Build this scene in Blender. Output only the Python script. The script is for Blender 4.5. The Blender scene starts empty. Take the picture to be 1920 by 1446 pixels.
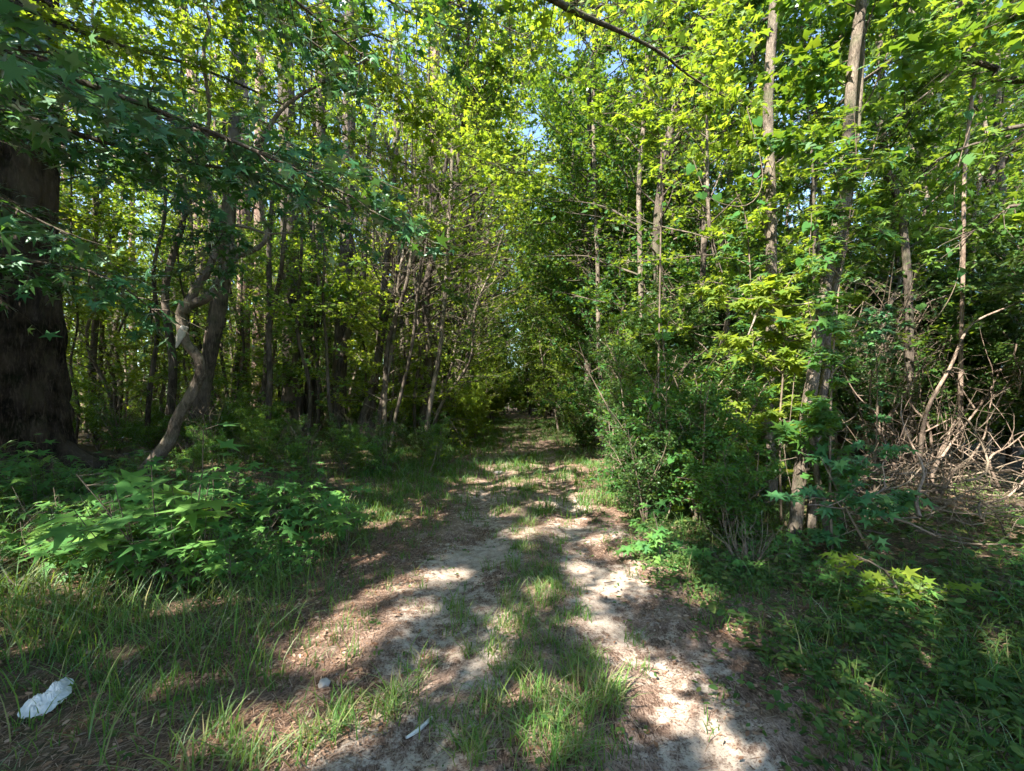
import bpy, math, random
import numpy as np
R = math.radians
S = bpy.context.scene
COL = S.collection

# ------------------------------------------------------------------ camera, sky, sun, exposure
EYE = 1.55
cam_d = bpy.data.cameras.new('camera'); cam = bpy.data.objects.new('camera', cam_d); COL.objects.link(cam)
cam.location = (0, 0, EYE); cam.rotation_euler = (R(90), 0, 0)
cam_d.sensor_width = 36; cam_d.lens = 15.0; cam_d.shift_y = 27 / 1920
cam_d.clip_start = 0.05; cam_d.clip_end = 1200
S.camera = cam

SUN = np.array([-0.46, -0.50, 0.76]); SUN /= np.linalg.norm(SUN)          # towards the sun
elev = math.asin(SUN[2]); azim = math.atan2(SUN[0], SUN[1])               # azimuth clockwise from +Y
w = bpy.data.worlds.new('World'); S.world = w; w.use_nodes = True
nt = w.node_tree; bg = nt.nodes['Background']
sky = nt.nodes.new('ShaderNodeTexSky'); sky.sky_type = 'NISHITA'; sky.sun_disc = False
sky.sun_elevation = elev; sky.sun_rotation = azim; sky.air_density = 1.0; sky.dust_density = 0.3; sky.ozone_density = 2.4
nt.links.new(sky.outputs[0], bg.inputs[0]); bg.inputs[1].default_value = 0.115
sd = bpy.data.lights.new('sun', 'SUN'); sd.energy = 5.0; sd.angle = R(0.5); sd.color = (1.0, 0.94, 0.84)
so = bpy.data.objects.new('sun', sd); COL.objects.link(so); so.location = (-20, -10, 30)
so.rotation_euler = (math.pi / 2 - elev, 0, math.pi - azim)
S.view_settings.view_transform = 'Standard'; S.view_settings.look = 'None'
S.view_settings.gamma = 1.0; S.view_settings.exposure = 2.4
cy = S.cycles
cy.max_bounces = 7; cy.diffuse_bounces = 4; cy.glossy_bounces = 1; cy.transmission_bounces = 3; cy.transparent_max_bounces = 4
cy.sample_clamp_indirect = 4.0; cy.use_denoising = True; cy.caustics_reflective = False; cy.caustics_refractive = False
cy.adaptive_threshold = 0.02

# ------------------------------------------------------------------ materials
def mat(name):
    m = bpy.data.materials.new(name); m.use_nodes = True
    t = m.node_tree; t.nodes.clear()
    return m, t
def N(t, typ, **k):
    n = t.nodes.new(typ)
    for a, b in k.items(): setattr(n, a, b)
    return n
def L(t, a, b): t.links.new(a, b)
def ramp(t, fac, stops):
    r = N(t, 'ShaderNodeValToRGB'); L(t, fac, r.inputs[0])
    e = r.color_ramp.elements
    while len(e) < len(stops): e.new(0.5)
    for el, (p, c) in zip(e, stops): el.position = p; el.color = (*c, 1)
    return r.outputs[0]
def noise(t, vec, scale, detail=4, rough=0.55, dist=0.0):
    n = N(t, 'ShaderNodeTexNoise'); n.inputs['Scale'].default_value = scale; n.inputs['Detail'].default_value = detail
    n.inputs['Roughness'].default_value = rough; n.inputs['Distortion'].default_value = dist
    if vec is not None: L(t, vec, n.inputs['Vector'])
    return n.outputs[0]
def mixc(t, fac, a, b, mode='MIX'):
    m = N(t, 'ShaderNodeMix', data_type='RGBA', blend_type=mode)
    if isinstance(fac, (int, float)): m.inputs[0].default_value = fac
    else: L(t, fac, m.inputs[0])
    for i, v in ((6, a), (7, b)):
        if isinstance(v, tuple): m.inputs[i].default_value = (*v, 1)
        else: L(t, v, m.inputs[i])
    return m.outputs[2]
def mathn(t, op, a, b=None, clamp=False):
    m = N(t, 'ShaderNodeMath', operation=op); m.use_clamp = clamp
    for i, v in ((0, a), (1, b)):
        if v is None: continue
        if isinstance(v, (int, float)): m.inputs[i].default_value = v
        else: L(t, v, m.inputs[i])
    return m.outputs[0]

def leaf_mat(name, cols, trans, tfac=0.42, gloss=0.10, rough=0.45):
    """cols: albedo stops chosen per leaf at random; trans: colour of the light coming through"""
    m, t = mat(name)
    geo = N(t, 'ShaderNodeNewGeometry'); oi = N(t, 'ShaderNodeObjectInfo')
    r = mathn(t, 'ADD', mathn(t, 'MULTIPLY', geo.outputs['Random Per Island'], 0.75), mathn(t, 'MULTIPLY', oi.outputs['Random'], 0.25))
    n = len(cols)
    c = ramp(t, r, [(i / (n - 1) if n > 1 else 0, k) for i, k in enumerate(cols)])
    n2 = len(trans)
    tc = ramp(t, r, [(i / (n2 - 1) if n2 > 1 else 0, k) for i, k in enumerate(trans)])
    d = N(t, 'ShaderNodeBsdfDiffuse'); L(t, c, d.inputs[0])
    tr = N(t, 'ShaderNodeBsdfTranslucent'); L(t, tc, tr.inputs[0])
    mx = N(t, 'ShaderNodeMixShader'); mx.inputs[0].default_value = tfac
    L(t, d.outputs[0], mx.inputs[1]); L(t, tr.outputs[0], mx.inputs[2])
    out = mx.outputs[0]
    if gloss:
        g = N(t, 'ShaderNodeBsdfGlossy'); g.inputs[1].default_value = rough; g.inputs[0].default_value = (0.75, 0.85, 0.8, 1)
        fr = N(t, 'ShaderNodeLayerWeight'); fr.inputs[0].default_value = 0.25
        m2 = N(t, 'ShaderNodeMixShader'); L(t, mathn(t, 'MULTIPLY', fr.outputs[0], gloss * 3), m2.inputs[0])
        L(t, out, m2.inputs[1]); L(t, g.outputs[0], m2.inputs[2]); out = m2.outputs[0]
    o = N(t, 'ShaderNodeOutputMaterial'); L(t, out, o.inputs[0])
    return m

def bark_mat(name, dark, mid, pale, zs=0.18, scale=14, bump=0.5, moss=0.0):
    m, t = mat(name)
    tc = N(t, 'ShaderNodeTexCoord'); mp = N(t, 'ShaderNodeMapping'); mp.inputs['Scale'].default_value = (1, 1, zs)
    L(t, tc.outputs['Object'], mp.inputs[0]); v = mp.outputs[0]
    a = noise(t, v, scale, 6, 0.65, 0.6)
    b = noise(t, tc.outputs['Object'], 1.7, 4, 0.6)
    f2 = noise(t, v, scale * 3.1, 5, 0.7, 0.3)
    a = mathn(t, 'ADD', mathn(t, 'MULTIPLY', a, 0.6), mathn(t, 'MULTIPLY', f2, 0.4))
    c1 = ramp(t, a, [(0.38, dark), (0.5, mid), (0.62, pale)])
    c2 = mixc(t, mathn(t, 'MULTIPLY', ramp(t, b, [(0.42, (0, 0, 0)), (0.62, (1, 1, 1))]), 0.45), c1, tuple(min(1, x * 1.5) for x in pale))
    if moss:
        g = ramp(t, noise(t, tc.outputs['Object'], 3.1, 4, 0.6), [(0.5, (0, 0, 0)), (0.66, (1, 1, 1))])
        c2 = mixc(t, mathn(t, 'MULTIPLY', g, moss), c2, (0.07, 0.10, 0.035))
    p = N(t, 'ShaderNodeBsdfPrincipled'); L(t, c2, p.inputs['Base Color']); p.inputs['Roughness'].default_value = 0.9
    p.inputs['Specular IOR Level'].default_value = 0.15
    bp = N(t, 'ShaderNodeBump'); bp.inputs['Strength'].default_value = bump; bp.inputs['Distance'].default_value = 0.06
    L(t, a, bp.inputs['Height']); L(t, bp.outputs[0], p.inputs['Normal'])
    o = N(t, 'ShaderNodeOutputMaterial'); L(t, p.outputs[0], o.inputs[0])
    return m

M = {}
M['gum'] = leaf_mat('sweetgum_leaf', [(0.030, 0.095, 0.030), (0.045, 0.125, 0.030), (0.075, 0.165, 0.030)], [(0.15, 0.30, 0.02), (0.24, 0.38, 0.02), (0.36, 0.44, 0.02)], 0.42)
M['gumdark'] = leaf_mat('shade_look_leaf', [(0.035, 0.12, 0.05), (0.06, 0.17, 0.06), (0.11, 0.22, 0.05)], [(0.10, 0.26, 0.03), (0.20, 0.36, 0.03)], 0.35, 0.26, 0.38)  # cooler sweetgum leaf, the look of shade put into its colour
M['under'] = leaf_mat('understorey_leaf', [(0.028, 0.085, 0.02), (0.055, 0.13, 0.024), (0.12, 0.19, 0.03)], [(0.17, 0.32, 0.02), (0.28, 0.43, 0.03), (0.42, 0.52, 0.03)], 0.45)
M['yell'] = leaf_mat('sunlit_look_leaf', [(0.07, 0.14, 0.02), (0.125, 0.19, 0.025), (0.21, 0.25, 0.03)], [(0.30, 0.46, 0.02), (0.42, 0.56, 0.03), (0.58, 0.62, 0.04)], 0.5)  # yellower, more translucent leaf: sunlit look put into the colour
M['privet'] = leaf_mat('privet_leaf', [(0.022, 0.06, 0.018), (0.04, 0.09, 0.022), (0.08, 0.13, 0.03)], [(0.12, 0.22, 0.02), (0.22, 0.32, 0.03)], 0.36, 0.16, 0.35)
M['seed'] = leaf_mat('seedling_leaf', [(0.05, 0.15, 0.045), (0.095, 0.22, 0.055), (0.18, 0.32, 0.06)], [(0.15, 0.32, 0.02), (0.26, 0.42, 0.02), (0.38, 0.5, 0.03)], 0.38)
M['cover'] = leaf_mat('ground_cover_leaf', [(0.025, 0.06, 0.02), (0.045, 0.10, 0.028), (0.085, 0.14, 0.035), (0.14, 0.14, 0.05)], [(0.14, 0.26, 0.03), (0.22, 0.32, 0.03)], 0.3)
M['grass'] = leaf_mat('grass_blade', [(0.028, 0.095, 0.026), (0.05, 0.14, 0.032), (0.085, 0.17, 0.036), (0.12, 0.19, 0.05), (0.30, 0.25, 0.14)], [(0.2, 0.34, 0.03), (0.30, 0.42, 0.04), (0.4, 0.42, 0.08)], 0.35, 0.04, 0.6)
M['needle'] = leaf_mat('pine_needle', [(0.05, 0.085, 0.035), (0.08, 0.12, 0.05), (0.16, 0.17, 0.08)], [(0.14, 0.2, 0.05), (0.25, 0.28, 0.08)], 0.3)
M['vine'] = leaf_mat('vine_leaf', [(0.04, 0.14, 0.03), (0.07, 0.18, 0.04)], [(0.28, 0.46, 0.04), (0.4, 0.54, 0.05)], 0.4)
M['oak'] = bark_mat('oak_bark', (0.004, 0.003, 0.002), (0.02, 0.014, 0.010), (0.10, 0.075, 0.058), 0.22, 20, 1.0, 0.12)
M['bark'] = bark_mat('grey_bark', (0.035, 0.028, 0.022), (0.12, 0.095, 0.072), (0.25, 0.205, 0.16), 0.3, 22, 1.0, 0.45)
M['darkbark'] = bark_mat('dark_bark', (0.014, 0.011, 0.009), (0.06, 0.048, 0.037), (0.15, 0.12, 0.095), 0.2, 16, 0.8, 0.3)
M['pine'] = bark_mat('pine_bark', (0.035, 0.022, 0.018), (0.17, 0.11, 0.085), (0.36, 0.26, 0.20), 0.25, 13, 0.9)
M['pale'] = bark_mat('pale_bark', (0.07, 0.055, 0.045), (0.19, 0.155, 0.125), (0.38, 0.33, 0.27), 0.35, 24, 0.9)
M['stick'] = bark_mat('dead_wood', (0.05, 0.035, 0.026), (0.14, 0.10, 0.075), (0.26, 0.20, 0.155), 0.6, 22, 0.4)
M['bleached'] = bark_mat('bleached_wood', (0.36, 0.34, 0.31), (0.55, 0.52, 0.47), (0.7, 0.67, 0.62), 0.5, 22, 0.3)
M['twig'] = bark_mat('twig_bark', (0.05, 0.038, 0.028), (0.11, 0.085, 0.06), (0.19, 0.15, 0.11), 0.5, 25, 0.2)
M['litter'] = leaf_mat('dead_leaf', [(0.12, 0.06, 0.035), (0.22, 0.125, 0.075), (0.34, 0.22, 0.15), (0.42, 0.32, 0.24)], [(0.2, 0.1, 0.04)], 0.1, 0)
def plain(name, col, rough=0.6, bump=0.0, sc=20, spec=0.3):
    m, t = mat(name)
    tc = N(t, 'ShaderNodeTexCoord'); a = noise(t, tc.outputs['Object'], sc, 4)
    c = ramp(t, a, [(0.3, tuple(x * 0.75 for x in col)), (0.7, tuple(min(1, x * 1.1) for x in col))])
    p = N(t, 'ShaderNodeBsdfPrincipled'); L(t, c, p.inputs['Base Color']); p.inputs['Roughness'].default_value = rough
    p.inputs['Specular IOR Level'].default_value = spec
    if bump:
        b = N(t, 'ShaderNodeBump'); b.inputs['Strength'].default_value = bump; b.inputs['Distance'].default_value = 0.01
        L(t, a, b.inputs['Height']); L(t, b.outputs[0], p.inputs['Normal'])
    o = N(t, 'ShaderNodeOutputMaterial'); L(t, p.outputs[0], o.inputs[0])
    return m
M['bag'] = plain('white_plastic', (0.58, 0.60, 0.60), 0.35, 0.3, 14)
M['rock'] = plain('pale_stone', (0.42, 0.38, 0.34), 0.9, 0.8, 30)
M['post'] = plain('weathered_post', (0.13, 0.12, 0.075), 0.9, 0.5, 25)

def ground_mat():
    m, t = mat('forest_floor')
    tc = N(t, 'ShaderNodeTexCoord'); v = tc.outputs['Object']
    at = N(t, 'ShaderNodeAttribute', attribute_name='sand'); ag = N(t, 'ShaderNodeAttribute', attribute_name='green')
    so = N(t, 'ShaderNodeAttribute', attribute_name='soil'); n1 = noise(t, v, 2.3, 6, 0.6, 0.4); n2 = noise(t, v, 14, 6, 0.65, 0.3); n3 = noise(t, v, 75, 4, 0.7)
    mp = N(t, 'ShaderNodeMapping'); mp.inputs['Scale'].default_value = (1, 0.35, 1); mp.inputs['Rotation'].default_value = (0, 0, 0.7)
    L(t, v, mp.inputs[0]); st = noise(t, mp.outputs[0], 60, 5, 0.7, 1.5)
    lit = ramp(t, st, [(0.34, (0.022, 0.014, 0.010)), (0.47, (0.10, 0.062, 0.044)), (0.57, (0.20, 0.13, 0.095)), (0.70, (0.38, 0.28, 0.22))])
    lit = mixc(t, ramp(t, n1, [(0.4, (0, 0, 0)), (0.62, (1, 1, 1))]), lit, mixc(t, 0.3, lit, (0.22, 0.15, 0.11)))
    soil = ramp(t, n2, [(0.3, (0.15, 0.10, 0.075)), (0.5, (0.30, 0.21, 0.16)), (0.68, (0.42, 0.315, 0.25))])
    soil = mixc(t, ramp(t, n3, [(0.36, (1, 1, 1)), (0.5, (0, 0, 0))]), soil, (0.09, 0.06, 0.045))
    sf = mathn(t, 'ADD', so.outputs['Fac'], mathn(t, 'MULTIPLY', mathn(t, 'SUBTRACT', n1, 0.5), 2.2)); sf = mathn(t, 'ADD', sf, mathn(t, 'MULTIPLY', mathn(t, 'SUBTRACT', st, 0.5), 1.6))
    lit = mixc(t, ramp(t, sf, [(0.42, (0, 0, 0)), (0.62, (1, 1, 1))]), lit, soil)
    sand = ramp(t, n2, [(0.28, (0.21, 0.155, 0.115)), (0.5, (0.38, 0.31, 0.25)), (0.7, (0.50, 0.42, 0.34))])
    sand = mixc(t, ramp(t, n3, [(0.36, (1, 1, 1)), (0.46, (0, 0, 0))]), sand, (0.22, 0.165, 0.13))
    f = mathn(t, 'ADD', at.outputs['Fac'], mathn(t, 'MULTIPLY', mathn(t, 'SUBTRACT', n2, 0.5), 1.5))
    f = mathn(t, 'ADD', f, mathn(t, 'MULTIPLY', mathn(t, 'SUBTRACT', n3, 0.5), 0.9))
    f = ramp(t, f, [(0.38, (0, 0, 0)), (0.66, (1, 1, 1))])
    c = mixc(t, f, lit, sand)
    g = mathn(t, 'MULTIPLY', ag.outputs['Fac'], ramp(t, n2, [(0.38, (0, 0, 0)), (0.6, (1, 1, 1))]))
    c = mixc(t, mathn(t, 'MULTIPLY', g, 0.8), c, (0.045, 0.065, 0.024))
    p = N(t, 'ShaderNodeBsdfPrincipled'); L(t, c, p.inputs['Base Color']); p.inputs['Roughness'].default_value = 0.95
    p.inputs['Specular IOR Level'].default_value = 0.1
    h = mathn(t, 'ADD', mathn(t, 'MULTIPLY', n3, 0.5), mathn(t, 'ADD', n2, mathn(t, 'MULTIPLY', st, 0.6)))
    b = N(t, 'ShaderNodeBump'); b.inputs['Strength'].default_value = 0.75; b.inputs['Distance'].default_value = 0.02
    L(t, h, b.inputs['Height']); L(t, b.outputs[0], p.inputs['Normal'])
    o = N(t, 'ShaderNodeOutputMaterial'); L(t, p.outputs[0], o.inputs[0])
    return m
M['ground'] = ground_mat()

# ------------------------------------------------------------------ numpy mesh helpers
def vn(a): return a / (np.linalg.norm(a, axis=-1, keepdims=True) + 1e-9)
def vnoise(x, y, seed=0):
    """smooth value noise in 2D"""
    x = np.asarray(x, float); y = np.asarray(y, float)
    xi = np.floor(x).astype(np.int64); yi = np.floor(y).astype(np.int64); fx = x - xi; fy = y - yi
    fx = fx * fx * (3 - 2 * fx); fy = fy * fy * (3 - 2 * fy)
    def h(a, b):
        k = (a * 374761393 + b * 668265263 + seed * 974711) & 0x7fffffff
        k = ((k ^ (k >> 13)) * 1274126177) & 0x7fffffff
        return ((k ^ (k >> 16)) & 0xffff) / 65535.0
    return (h(xi, yi) * (1 - fx) + h(xi + 1, yi) * fx) * (1 - fy) + (h(xi, yi + 1) * (1 - fx) + h(xi + 1, yi + 1) * fx) * fy
def fbm(x, y, seed=0, o=3):
    s = 0; a = 0.5
    for i in range(o): s = s + a * vnoise(x * 2 ** i, y * 2 ** i, seed + i); a *= 0.5
    return s / (1 - 0.5 ** o)
def sstep(a, b, x):
    t = np.clip((np.asarray(x, float) - a) / (b - a), 0, 1); return t * t * (3 - 2 * t)

class MB:
    def __init__(s): s.v = []; s.f = {}; s.n = 0
    def add(s, V, F):
        V = np.asarray(V, float).reshape(-1, 3); F = np.asarray(F, np.int64)
        s.f.setdefault(F.shape[1], []).append(F + s.n); s.v.append(V); s.n += len(V)
    def mesh(s, name, smooth=False):
        me = bpy.data.meshes.new(name)
        if not s.n: return me
        V = np.concatenate(s.v); me.vertices.add(len(V)); me.vertices.foreach_set('co', V.astype(np.float32).ravel())
        loops = []; starts = []; off = 0
        for k, fl in s.f.items():
            F = np.concatenate(fl); loops.append(F.ravel()); starts.append(off + np.arange(len(F)) * k); off += F.size
        loops = np.concatenate(loops).astype(np.int32); starts = np.concatenate(starts).astype(np.int32)
        me.loops.add(len(loops)); me.loops.foreach_set('vertex_index', loops)
        me.polygons.add(len(starts)); me.polygons.foreach_set('loop_start', starts)
        if smooth: me.polygons.foreach_set('use_smooth', np.ones(len(starts), bool))
        me.update(calc_edges=True)
        return me

def smooth_line(P, Rr, step):
    """Catmull-Rom resampling of a polyline with radii"""
    P = np.asarray(P, float); Rr = np.asarray(Rr, float)
    if len(P) == 2: P = np.array([P[0], (P[0] + P[1]) / 2, P[1]]); Rr = np.array([Rr[0], (Rr[0] + Rr[1]) / 2, Rr[1]])
    E = np.vstack([2 * P[0] - P[1], P, 2 * P[-1] - P[-2]]); o = []; orr = []
    for i in range(len(P) - 1):
        n = max(1, int(np.linalg.norm(P[i + 1] - P[i]) / step)); t = (np.arange(n) / n)[:, None]
        a, b, c, d = E[i], E[i + 1], E[i + 2], E[i + 3]
        o.append(0.5 * (2 * b + (c - a) * t + (2 * a - 5 * b + 4 * c - d) * t ** 2 + (3 * b - a - 3 * c + d) * t ** 3))
        orr.append(Rr[i] * (1 - t[:, 0]) + Rr[i + 1] * t[:, 0])
    o.append(P[-1:]); orr.append(Rr[-1:])
    return np.vstack(o), np.concatenate(orr)

def tube(mb, P, Rr, n=8, step=0.3, rough=0.0, seed=0, flute=0):
    P, Rr = smooth_line(P, Rr, step)
    T = np.gradient(P, axis=0); T = vn(T)
    ref = np.array([0.0, 1.0, 0.0]) if abs(T[0][1]) < 0.8 else np.array([1.0, 0.0, 0.0])
    A = vn(np.cross(T, ref)); B = np.cross(T, A)
    th = np.arange(n) / n * 2 * np.pi
    k = len(P); rr = np.repeat(Rr[:, None], n, 1)
    if rough:
        tt = np.tile(th[None], (k, 1)); ss = np.repeat((np.arange(k) * step)[:, None], n, 1)
        rr = rr * (1 + rough * (vnoise((np.cos(tt) + 2) * 3 + seed, (np.sin(tt) + 2) * 3 + ss * 0.8, seed) - 0.5) * 2)
        if flute: rr = rr * (1 + flute * (vnoise(tt / (2 * np.pi) * 62 + 0.6 * vnoise(ss * 1.5, tt, 5), ss * 2.2, seed + 3) - 0.5) * 2)
    V = P[:, None, :] + rr[..., None] * (np.cos(th)[None, :, None] * A[:, None, :] + np.sin(th)[None, :, None] * B[:, None, :])
    i = np.arange(k - 1)[:, None] * n; j = np.arange(n)[None]; j2 = (j + 1) % n
    F = np.stack([i + j, i + j2, i + n + j2, i + n + j], -1).reshape(-1, 4)
    mb.add(V, F)
    mb.add(np.vstack([V[-1], P[-1] + T[-1] * Rr[-1] * 0.5]), np.array([[a, (a + 1) % n, n] for a in range(n)]))

# leaf templates: x = along the leaf, y = across, z = normal
def star_t():
    a = [(0.0, 0.0, 0)]
    ang = [-125, -95, -62, -30, 0, 30, 62, 95, 125]; rad = [0.62, 0.24, 0.78, 0.27, 0.85, 0.27, 0.78, 0.24, 0.62]
    for d, r in zip(ang, rad):
        a.append((0.22 + r * math.cos(R(d)), r * math.sin(R(d)), -0.14 * r * r + (0.05 if r < 0.3 else 0)))
    V = [(0.22, 0, 0.03)] + a
    return np.array(V), np.array([[0, i, i + 1] for i in range(1, 10)] + [[0, 10, 1]])
def star5_t():
    V = [(0, 0, 0), (-0.05, -0.5, -.08), (0.35, -0.2, 0), (0.62, -0.62, -.1), (0.6, -0.12, 0.02), (1.05, 0, -.1), (0.6, 0.12, 0.02), (0.62, 0.62, -.1), (0.35, 0.2, 0), (-0.05, 0.5, -.08)]
    return np.array(V), np.array([[0, 1, 2], [2, 3, 4], [4, 5, 6], [6, 7, 8], [8, 9, 0], [0, 2, 8], [2, 4, 6], [2, 6, 8]])
def tri3_t():
    V = [(0, 0, 0), (0.25, -0.55, -.06), (0.5, -0.16, 0), (1.0, 0, -.08), (0.5, 0.16, 0), (0.25, 0.55, -.06)]
    return np.array(V), np.array([[0, 1, 2], [2, 3, 4], [4, 5, 0], [0, 2, 4]])
def oval_t():
    V = [(0, 0, 0), (0.35, -0.26, 0.06), (0.75, -0.2, 0.03), (1.0, 0, -0.08), (0.75, 0.2, 0.03), (0.35, 0.26, 0.06), (0.5, 0, 0)]
    return np.array(V), np.array([[0, 1, 6], [1, 2, 6], [2, 3, 6], [3, 4, 6], [4, 5, 6], [5, 0, 6]])
def dia_t():
    V = [(0, 0, 0), (0.42, -0.38, 0.07), (1.0, 0, -0.05), (0.42, 0.38, 0.07)]
    return np.array(V), np.array([[0, 1, 2], [0, 2, 3]])
def heart_t():
    V = [(0.0, 0, 0.03), (-0.18, -0.25, 0), (0.0, -0.5, -.05), (0.4, -0.48, -.05), (0.75, -0.25, -.03), (1.05, 0, -.12), (0.75, 0.25, -.03), (0.4, 0.48, -.05), (0.0, 0.5, -.05), (-0.18, 0.25, 0), (0.4, 0, 0.04)]
    return np.array(V), np.array([[10, i, i + 1] for i in range(0, 9)] + [[10, 9, 0]])
def tuft_t():
    V = []; F = []
    rs = random.Random(5)
    for i in range(15):
        a = i * 2.4; e = rs.uniform(-0.2, 0.9); d = np.array([math.cos(e) * math.cos(a), math.cos(e) * math.sin(a), math.sin(e)])
        s = vn(np.cross(d, [0.3, 0.2, 1])) * 0.022; b = len(V)
        V += [s, -s, d * rs.uniform(0.7, 1.0)]; F.append([b, b + 1, b + 2])
    return np.array(V), np.array(F)
TM = dict(star=star_t(), star5=star5_t(), tri3=tri3_t(), oval=oval_t(), dia=dia_t(), heart=heart_t(), tuft=tuft_t())

def leaf_arrays(P, X, Nn, Sz, tm):
    tv, tf = TM[tm]
    X = vn(X); Y = vn(np.cross(Nn, X)); Z = np.cross(X, Y)
    rq = np.random.default_rng(len(P)); wy = rq.uniform(.72, 1.12, (len(P), 1, 1)); cz = rq.uniform(-.5, 2.0, (len(P), 1, 1)); sk = rq.normal(0, .12, (len(P), 1, 1))
    tx = tv[None, :, 0:1]; ty = tv[None, :, 1:2]
    V = P[:, None, :] + Sz[:, None, None] * ((tx + sk * ty) * X[:, None] + ty * wy * Y[:, None] + (tv[None, :, 2:3] * cz + .25 * sk * ty * tx) * Z[:, None])
    F = (tf[None] + (np.arange(len(P)) * len(tv))[:, None, None]).reshape(-1, 3)
    return V.reshape(-1, 3), F
def leaf_mesh(name, Lf, tm):
    mb = MB(); mb.add(*leaf_arrays(*Lf, tm)); return mb.mesh(name)

ORD = ['first', 'second', 'third', 'fourth', 'fifth', 'sixth', 'seventh', 'eighth', 'ninth', 'tenth', 'eleventh', 'twelfth', 'thirteenth', 'fourteenth', 'fifteenth', 'sixteenth', 'seventeenth', 'eighteenth', 'nineteenth', 'twentieth']
# ------------------------------------------------------------------ objects
def thing(name, label, cat, loc=(0, 0, 0), rz=0.0, group=None, sc=1.0):
    o = bpy.data.objects.new(name, None); COL.objects.link(o); o.location = loc; o.rotation_euler = (0, 0, rz); o.scale = (sc,) * 3
    o.empty_display_size = 0.2
    o['label'] = label; o['category'] = cat
    if group: o['group'] = group
    return o
def part(name, me, m, parent=None, label=None):
    if m is not None and not me.materials: me.materials.append(M[m])
    o = bpy.data.objects.new(name, me); COL.objects.link(o)
    if parent is not None: o.parent = parent
    if label: o['label'] = label
    return o
def tag(o, label=None, cat=None, group=None, kind=None):
    for k, v in (('label', label), ('category', cat), ('group', group), ('kind', kind)):
        if v: o[k] = v
    return o

def ground_z(x, y):
    x = np.asarray(x, float); y = np.asarray(y, float)
    c = path_c(y)
    u = x - c
    z = 0.32 * sstep(1.8, 5.5, -u) + 0.15 * sstep(1.6, 4.5, u)
    z = z - 0.045 * np.exp(-((u + 0.62) / 0.24) ** 2) - 0.05 * np.exp(-((u - 0.65) / 0.24) ** 2)
    z = z + 0.05 * (fbm(x * 3.5, y * 3.5, 13) - 0.5) * (1 - .0 * x) + 0.06 * (fbm(x * 0.9, y * 0.9, 3) - 0.5) + 0.25 * (fbm(x * 0.12, y * 0.12, 9) - 0.5) * sstep(3, 12, np.abs(u))
    return z
def path_c(y): return 0.17 + 0.012 * np.maximum(np.asarray(y, float) - 6, 0)
def px(u, v, d): return np.array([(u - 960) / 800 * d, d, EYE + (750 - v) / 800 * d])
def gpt(u, d):
    x = (u - 960) / 800 * d; return np.array([x, d, float(ground_z(x, d))])
def gpx(u, v):
    d = EYE * 800 / (v - 750); return gpt(u, d)

# ------------------------------------------------------------------ leaves cut out along the sun's line so chosen spots are lit
SH = []
def shaft(p, r): SH.append((np.asarray(p, float), r))
for (u, v, r) in [(1500, 1255, .13), (1390, 1190, .14), (1640, 1300, .13), (1760, 1260, .14), (1320, 1120, .14), (1560, 1120, .16), (340, 1150, .13), (210, 1240, .10), (120, 1130, .12), (470, 1120, .12), (690, 1195, .17), (620, 1245, .13), (760, 1145, .16), (660, 1140, .12), (440, 1375, .13), (560, 1325, .12), (790, 1085, .24), (730, 1110, .16), (850, 1065, .16), (1115, 1165, .16), (1165, 1210, .20), (1225, 1275, .20), (1275, 1320, .14), (1085, 1060, .15),
                  (930, 872, .45), (890, 905, .35), (960, 905, .3), (1010, 945, .25), (1065, 975, .25), (975, 1000, .22), (950, 960, .25), (985, 845, .5), (960, 800, 1.3), (1060, 800, 1.0), (970, 812, .7), (1020, 806, 1.0), (930, 828, .6), (1000, 790, 1.5), (1040, 818, .7), (1090, 832, .5), (960, 790, 1.2), (1030, 785, 1.6), (880, 830, .5), (985, 785, 1.6), (990, 770, 3.0),
                  (590, 1395, .22), (680, 1350, .2), (500, 1360, .18), (1010, 1100, .13), (1030, 1390, .16), (985, 1300, .12), (940, 1230, .14), (1050, 1300, .10),
                  (640, 1180, .15), (560, 1240, .12), (1150, 930, .25), (1120, 1010, .18), (700, 960, .2), (690, 1050, .14),
                  (440, 822, 1.0), (510, 800, 1.2), (800, 790, 1.3), (600, 790, 1.2), (1380, 1430, .16)]:
    shaft(gpx(u, v), r)
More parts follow.
